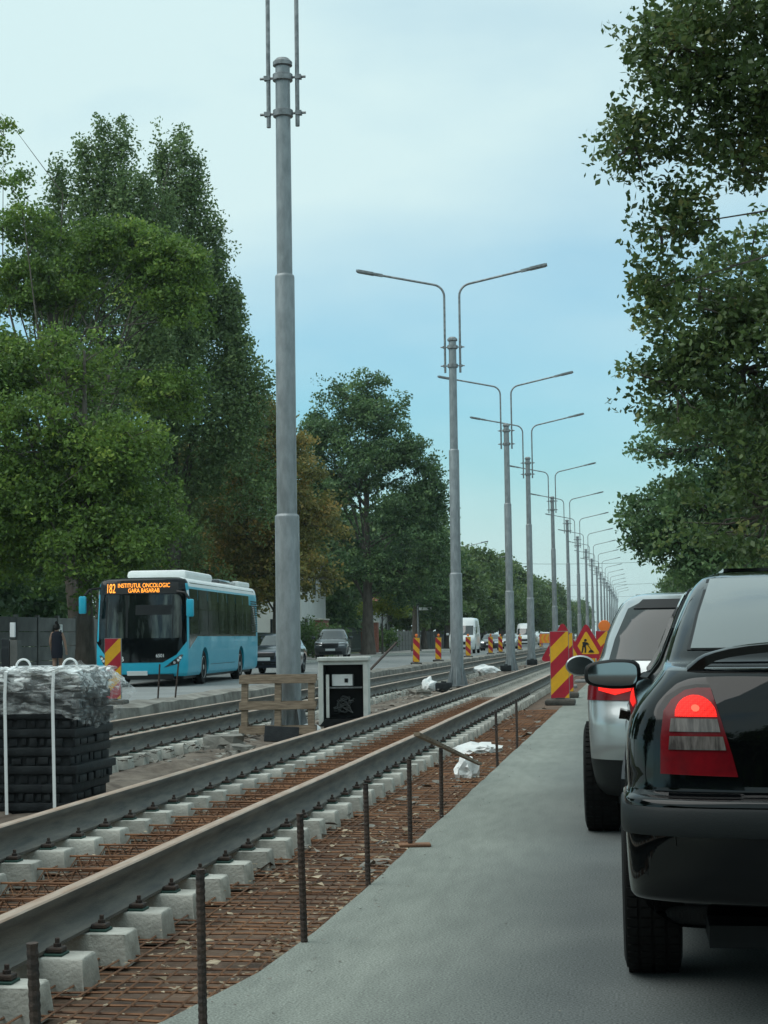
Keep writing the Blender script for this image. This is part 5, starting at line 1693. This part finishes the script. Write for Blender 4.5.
for (x, y, sc_) in ((5.2, -14, 1), (6.5, -27, 1), (-18.5, 18, 1), (-18.8, 30, 1), (-18.0, 4, 1), (-17.5, -12, 1), (6.4, 2.5, 1), (-30, -40, 1.5), (-24, -43, 1.6), (-18, -41, 1.5), (-12, -44, 1.6), (-7, -41, 1.5),
                   (-2, -43, 1.6), (3, -42, 1.5), (8, -44, 1.6), (13, -41, 1.5), (19, -43, 1.6)):  # unseen trees, added so the black paint reflects dark foliage
    far_tree(x, y, sc_, i % 3, 'rounded green tree out of view, added for reflections in the black car', 'unseen trees added for reflections in the black car')
    i += 1
y = 106
i = 0
while y < 420:
    far_tree(7.4 + rnd.uniform(-.4, .8), y, rnd.uniform(.9, 1.1), i % 3, 'rounded green tree in the right hand row beyond the silver car', 'far row of trees on the right')
    y += 14
    i += 1

# ------------------------------------------------------------------ walls, fences, houses on the far side
def panel_wall(y0, y1, x, h, label, name='garden_wall'):
    t = empty(name, (x, y0, .06), 0, label, 'wall')
    n = int((y1 - y0) / 2.1)
    b = MB()
    for k in range(n):
        ya = k * 2.1
        for r_ in range(4): b.box(-.03, .03, ya + .08, ya + 2.02, r_ * h / 4, (r_ + 1) * h / 4 - .02, 0, .008)
    b.build('panel', 'wall_grey', t)
    b = MB()
    for k in range(n + 1): b.box(-.07, .07, k * 2.1 - .07, k * 2.1 + .07, 0, h + .06, 0, .01)
    b.build('post', 'wall_grey', t)
panel_wall(44, 88, -20.4, 2.0, 'grey concrete panel wall behind the walking person')
t = empty('picket_fence', (-20.4, 88, .06), 0, 'dark picket fence between the bushes and brick gate post', 'fence')
b = MB()
for k in range(150): b.box(-.02, .02, k * .16, k * .16 + .08, .15, 1.5)
b.build('picket', 'fence_green', t)
b = MB(); b.box(.021, .05, 0, 24, .4, .46); b.box(.021, .05, 0, 24, 1.2, 1.26); b.build('fence_rail', 'fence_green', t)
for i, (y, lb) in enumerate(((113, 'red brick gate post left of the young tree'), (131, 'red brick gate post right of the dark green gate'), (136, 'slim red brick post farther along the fence'))):
    t = empty('brick_post', (-20.3, y, .06), 0, lb, 'gate post')
    b = MB(); b.box(-.35, .35, -.9 if i == 0 else -.3, .9 if i == 0 else .3, 0, 2.3, 0, .02); b.build('shaft', 'wall_brick', t)
    b = MB(); b.box(-.42, .42, -.97 if i == 0 else -.37, .97 if i == 0 else .37, 2.302, 2.40, 0, .02); b.build('cap_stone', 'concrete', t)
t = empty('iron_gate', (-20.4, 114.2, .06), 0, 'dark green barred gate between two brick posts', 'gate')
b = MB()
for k in range(100): b.box(-.015, .015, k * .16, k * .16 + .05, .1, 1.9)
b.box(.016, .05, 0, 16.2, .3, .36); b.box(.016, .05, 0, 16.2, 1.6, 1.66); b.build('bars', 'fence_green', t)
panel_wall(140, 230, -20.6, 1.7, 'long pale panel wall far along the pavement')

def house(x, y, wx, wy, h, rh, label, wallm='house_white', rz=0.):
    t = empty('house', (x, y, .07), rz, label, 'house')
    b = MB(); b.box(-wx / 2, wx / 2, -wy / 2, wy / 2, 0, h); b.build('wall', wallm, t)
    b = MB(); o_ = .5
    b.add([(-wx / 2 - o_, -wy / 2 - o_, h + .002), (wx / 2 + o_, -wy / 2 - o_, h + .002), (wx / 2 + o_, wy / 2 + o_, h + .002), (-wx / 2 - o_, wy / 2 + o_, h + .002), (-wx * .1, 0, h + rh), (wx * .1, 0, h + rh)],
          [(0, 1, 5, 4), (1, 2, 5), (2, 3, 4, 5), (3, 0, 4), (3, 2, 1, 0)])
    b.build('roof', 'roof_tile', t)
    for k in range(max(1, int(wy / 3))):
        yy = -wy / 2 + 1.5 + k * 3
        for z in ([1.0] if h < 4.5 else [1.0, 4.0]):
            b = MB(); b.box(wx / 2 - .02, wx / 2 + .03, yy - .6, yy + .6, z, z + 1.4); wd = b.build('window', 'window_dark', t)
            b = MB()
            for q in ((yy - .68, yy - .6, z - .08, z + 1.48), (yy + .6, yy + .68, z - .08, z + 1.48), (yy - .6, yy + .6, z + 1.4, z + 1.48), (yy - .6, yy + .6, z - .08, z)): b.box(wx / 2 - .02, wx / 2 + .05, *q)
            b.build('frame', 'house_pale', wd)
    for k in range(max(1, int(wx / 3))):
        xx = -wx / 2 + 1.5 + k * 3
        b = MB(); b.box(xx - .5, xx + .5, -wy / 2 - .03, -wy / 2 + .02, 1, 2.4); b.build('window', 'window_dark', t)
house(-24.3, 116, 6, 9, 6.2, 2.4, 'white gabled house glimpsed through leaves beside the thick lamp post')
house(-27, 160, 8, 12, 4.0, 2.6, 'pale house behind the far row of trees', 'house_pale')
house(9.5, 330, 7, 12, 6.5, 2.4, 'distant house with red roof above the silver car', 'house_pale')

# meter boxes on the left pavement
t = empty('utility_box', (-19.1, 52.6, .06), 0, 'dark grey utility box with pale door left of the tree trunk', 'utility box')
b = MB(); b.box(-.25, .0, -.2, .2, 0, 1.25, 0, .01); b.build('case', 'grey_paint', t)
b = MB(); b.box(.02, .26, -.2, .2, 0, 1.2, 0, .01); b.build('side_case', 'wall_grey', t)
b = MB(); b.box(-.03, .12, -.05, .05, 1.3, 1.75); b.build('notice', 'letter_white', t)
t = empty('meter_box', (-20.28, 60.5, .06), 0, 'white meter box on the wall between trunk and person', 'meter box')
b = MB(); b.box(-.04, .12, -.22, .22, 1.0, 1.75, 0, .02); b.build('case', 'white_plastic', t)
b = MB(); b.box(.1, .13, -.06, .06, 1.4, 1.55); b.build('dial', 'black_plastic', t)
# pole-mounted board left behind trunk
t = empty('traffic_light', (-17.6, 142, .06), 0, 'small traffic light on a post above the white van', 'traffic light')
b = MB(); b.lathe([(.07, 0), (.06, 4.6)], 8); b.build('pole', 'galvanised_dark', t)
b = MB(); b.box(-.16, .16, -.14, .1, 3.7, 4.6, 0, .03); hh = b.build('signal_head', 'black_plastic', t)
for z in (3.85, 4.15, 4.45):
    b = MB(); b.lathe([(.09, -.16), (.09, -.145)], 10, (0, 0, z), 'Y'); b.build('lens', 'lamp_lens' if z < 4 else 'bumper_plastic', hh)
b = MB(); b.bar((.1, 0, 3.4), (1.1, 0, 3.4), .08, .22); b.build('arm_sign', 'letter_white', t)

# ------------------------------------------------------------------ person walking away on the far pavement
def person():
    t = empty('person', (-18.45, 55.0, .06), 0, 'person in a dark sleeveless dress walking behind the wrapped stack', 'person')
    J = [('pel', 0, 0, .95, .155), ('sp', 0, .0, 1.12, .135), ('ch', 0, .0, 1.32, .155), ('nk', 0, .0, 1.46, .06), ('hd', 0, .02, 1.55, .085), ('tp', 0, .02, 1.66, .085),
         ('ls', -.165, 0, 1.40, .062), ('le', -.235, .0, 1.13, .046), ('lw', -.22, .10, .92, .034), ('lh', -.21, .13, .83, .036),
         ('rs', .165, 0, 1.40, .062), ('re', .25, .03, 1.14, .046), ('rw', .29, .04, .90, .034), ('rh', .30, .05, .81, .036),
         ('lk', -.10, .05, .50, .070), ('la', -.10, -.06, .09, .042), ('lt', -.10, .10, .035, .035), ('lhip', -.09, 0, .88, .10),
         ('rk', .10, .10, .50, .070), ('ra', .10, .12, .09, .042), ('rt', .10, .27, .035, .035), ('rhip', .09, 0, .88, .10)]
    E = [('pel', 'sp'), ('sp', 'ch'), ('ch', 'nk'), ('nk', 'hd'), ('hd', 'tp'), ('ch', 'ls'), ('ls', 'le'), ('le', 'lw'), ('lw', 'lh'), ('ch', 'rs'), ('rs', 're'), ('re', 'rw'), ('rw', 'rh'),
         ('pel', 'lhip'), ('lhip', 'lk'), ('lk', 'la'), ('la', 'lt'), ('pel', 'rhip'), ('rhip', 'rk'), ('rk', 'ra'), ('ra', 'rt')]
    names = [j[0] for j in J]
    me = bpy.data.meshes.new('body')
    me.from_pydata([j[1:4] for j in J], [(names.index(a), names.index(c)) for a, c in E], [])
    o = link('body', me)
    sk = o.modifiers.new('s', 'SKIN')
    for i, j in enumerate(J):
        d = me.skin_vertices[0].data[i]
        d.radius = (j[4], j[4] * (.72 if j[0] in ('pel', 'sp', 'ch') else 1))
        d.use_root = j[0] == 'pel'
    sd_ = o.modifiers.new('u', 'SUBSURF'); sd_.levels = 2; sd_.render_levels = 2
    dg = bpy.context.evaluated_depsgraph_get()
    m2 = bpy.data.meshes.new_from_object(o.evaluated_get(dg))
    bpy.data.objects.remove(o)
    m2.materials.clear(); m2.materials.append(MATS['skin'])
    m2.polygons.foreach_set('use_smooth', [True] * len(m2.polygons))
    link('body', m2, t)
    b = MB()
    prof_d = [(.17, .105, .62), (.19, .125, .75), (.195, .135, .92), (.165, .115, 1.10), (.19, .125, 1.30), (.19, .11, 1.40), (.13, .085, 1.45), (.075, .07, 1.475)]
    n = 20; V = []; F = []
    for rx, ry, z in prof_d:
        for k in range(n):
            a = 2 * math.pi * k / n
            V.append((rx * math.cos(a), ry * math.sin(a), z))
    for i in range(len(prof_d) - 1):
        for k in range(n): F.append((i * n + k, i * n + (k + 1) % n, (i + 1) * n + (k + 1) % n, (i + 1) * n + k))
    b.add(V, F); b.build('dress', 'navy_cloth', t, smooth=60)
    bm = bmesh.new(); bmesh.ops.create_uvsphere(bm, u_segments=16, v_segments=10, radius=1)
    for q in bm.verts: q.co = Vector((q.co.x * .098, q.co.y * .11 - .005, q.co.z * .125 + 1.615))
    b = MB(); b.bm(bm)
    bm = bmesh.new(); bmesh.ops.create_uvsphere(bm, u_segments=12, v_segments=8, radius=.055)
    for q in bm.verts: q.co += Vector((0, -.06, 1.75))
    b.bm(bm); b.build('hair', 'hair', t, smooth=60)
    # fingers of the hanging right hand and bent left hand
    b = MB()
    for sx, hx, hy, hz in ((1, .30, .05, .80), (-1, -.21, .13, .82)):
        for k in range(4):
            x0 = hx + (k - 1.5) * .016
            b.tube([(x0, hy, hz), (x0, hy + .004, hz - .05), (x0, hy + .018, hz - (.085, .095, .09, .075)[k])], [.009, .008, .006], 6)
        b.tube([(hx - sx * .03, hy + .01, hz + .02), (hx - sx * .05, hy + .025, hz - .02), (hx - sx * .05, hy + .03, hz - .05)], [.011, .009, .007], 6)
    b.build('hand', 'skin', t, smooth=60)
    b = MB(); b.obox((.06, .06, 1.63), (.065, 0, .010), (0, .06, 0), (-.004, 0, .04)); b.build('headscarf', 'white_plastic', t)
person()

# ------------------------------------------------------------------ haze
hz = MB(); hz.box(-420, 420, -30, 1400, -1.6, 40)
ho = hz.build('haze', 'wire')
hm = bpy.data.materials.new('haze'); hm.use_nodes = True
for n_ in list(hm.node_tree.nodes):
    if n_.type == 'BSDF_PRINCIPLED': hm.node_tree.nodes.remove(n_)
pv = hm.node_tree.nodes.new('ShaderNodeVolumePrincipled')
pv.inputs['Color'].default_value = (.82, .95, 1, 1)
pv.inputs['Density'].default_value = 0.00016
pv.inputs['Anisotropy'].default_value = 0.2
hm.node_tree.links.new(pv.outputs[0], hm.node_tree.nodes['Material Output'].inputs['Volume'])
ho.data.materials.clear(); ho.data.materials.append(hm)
ho['kind'] = 'stuff'
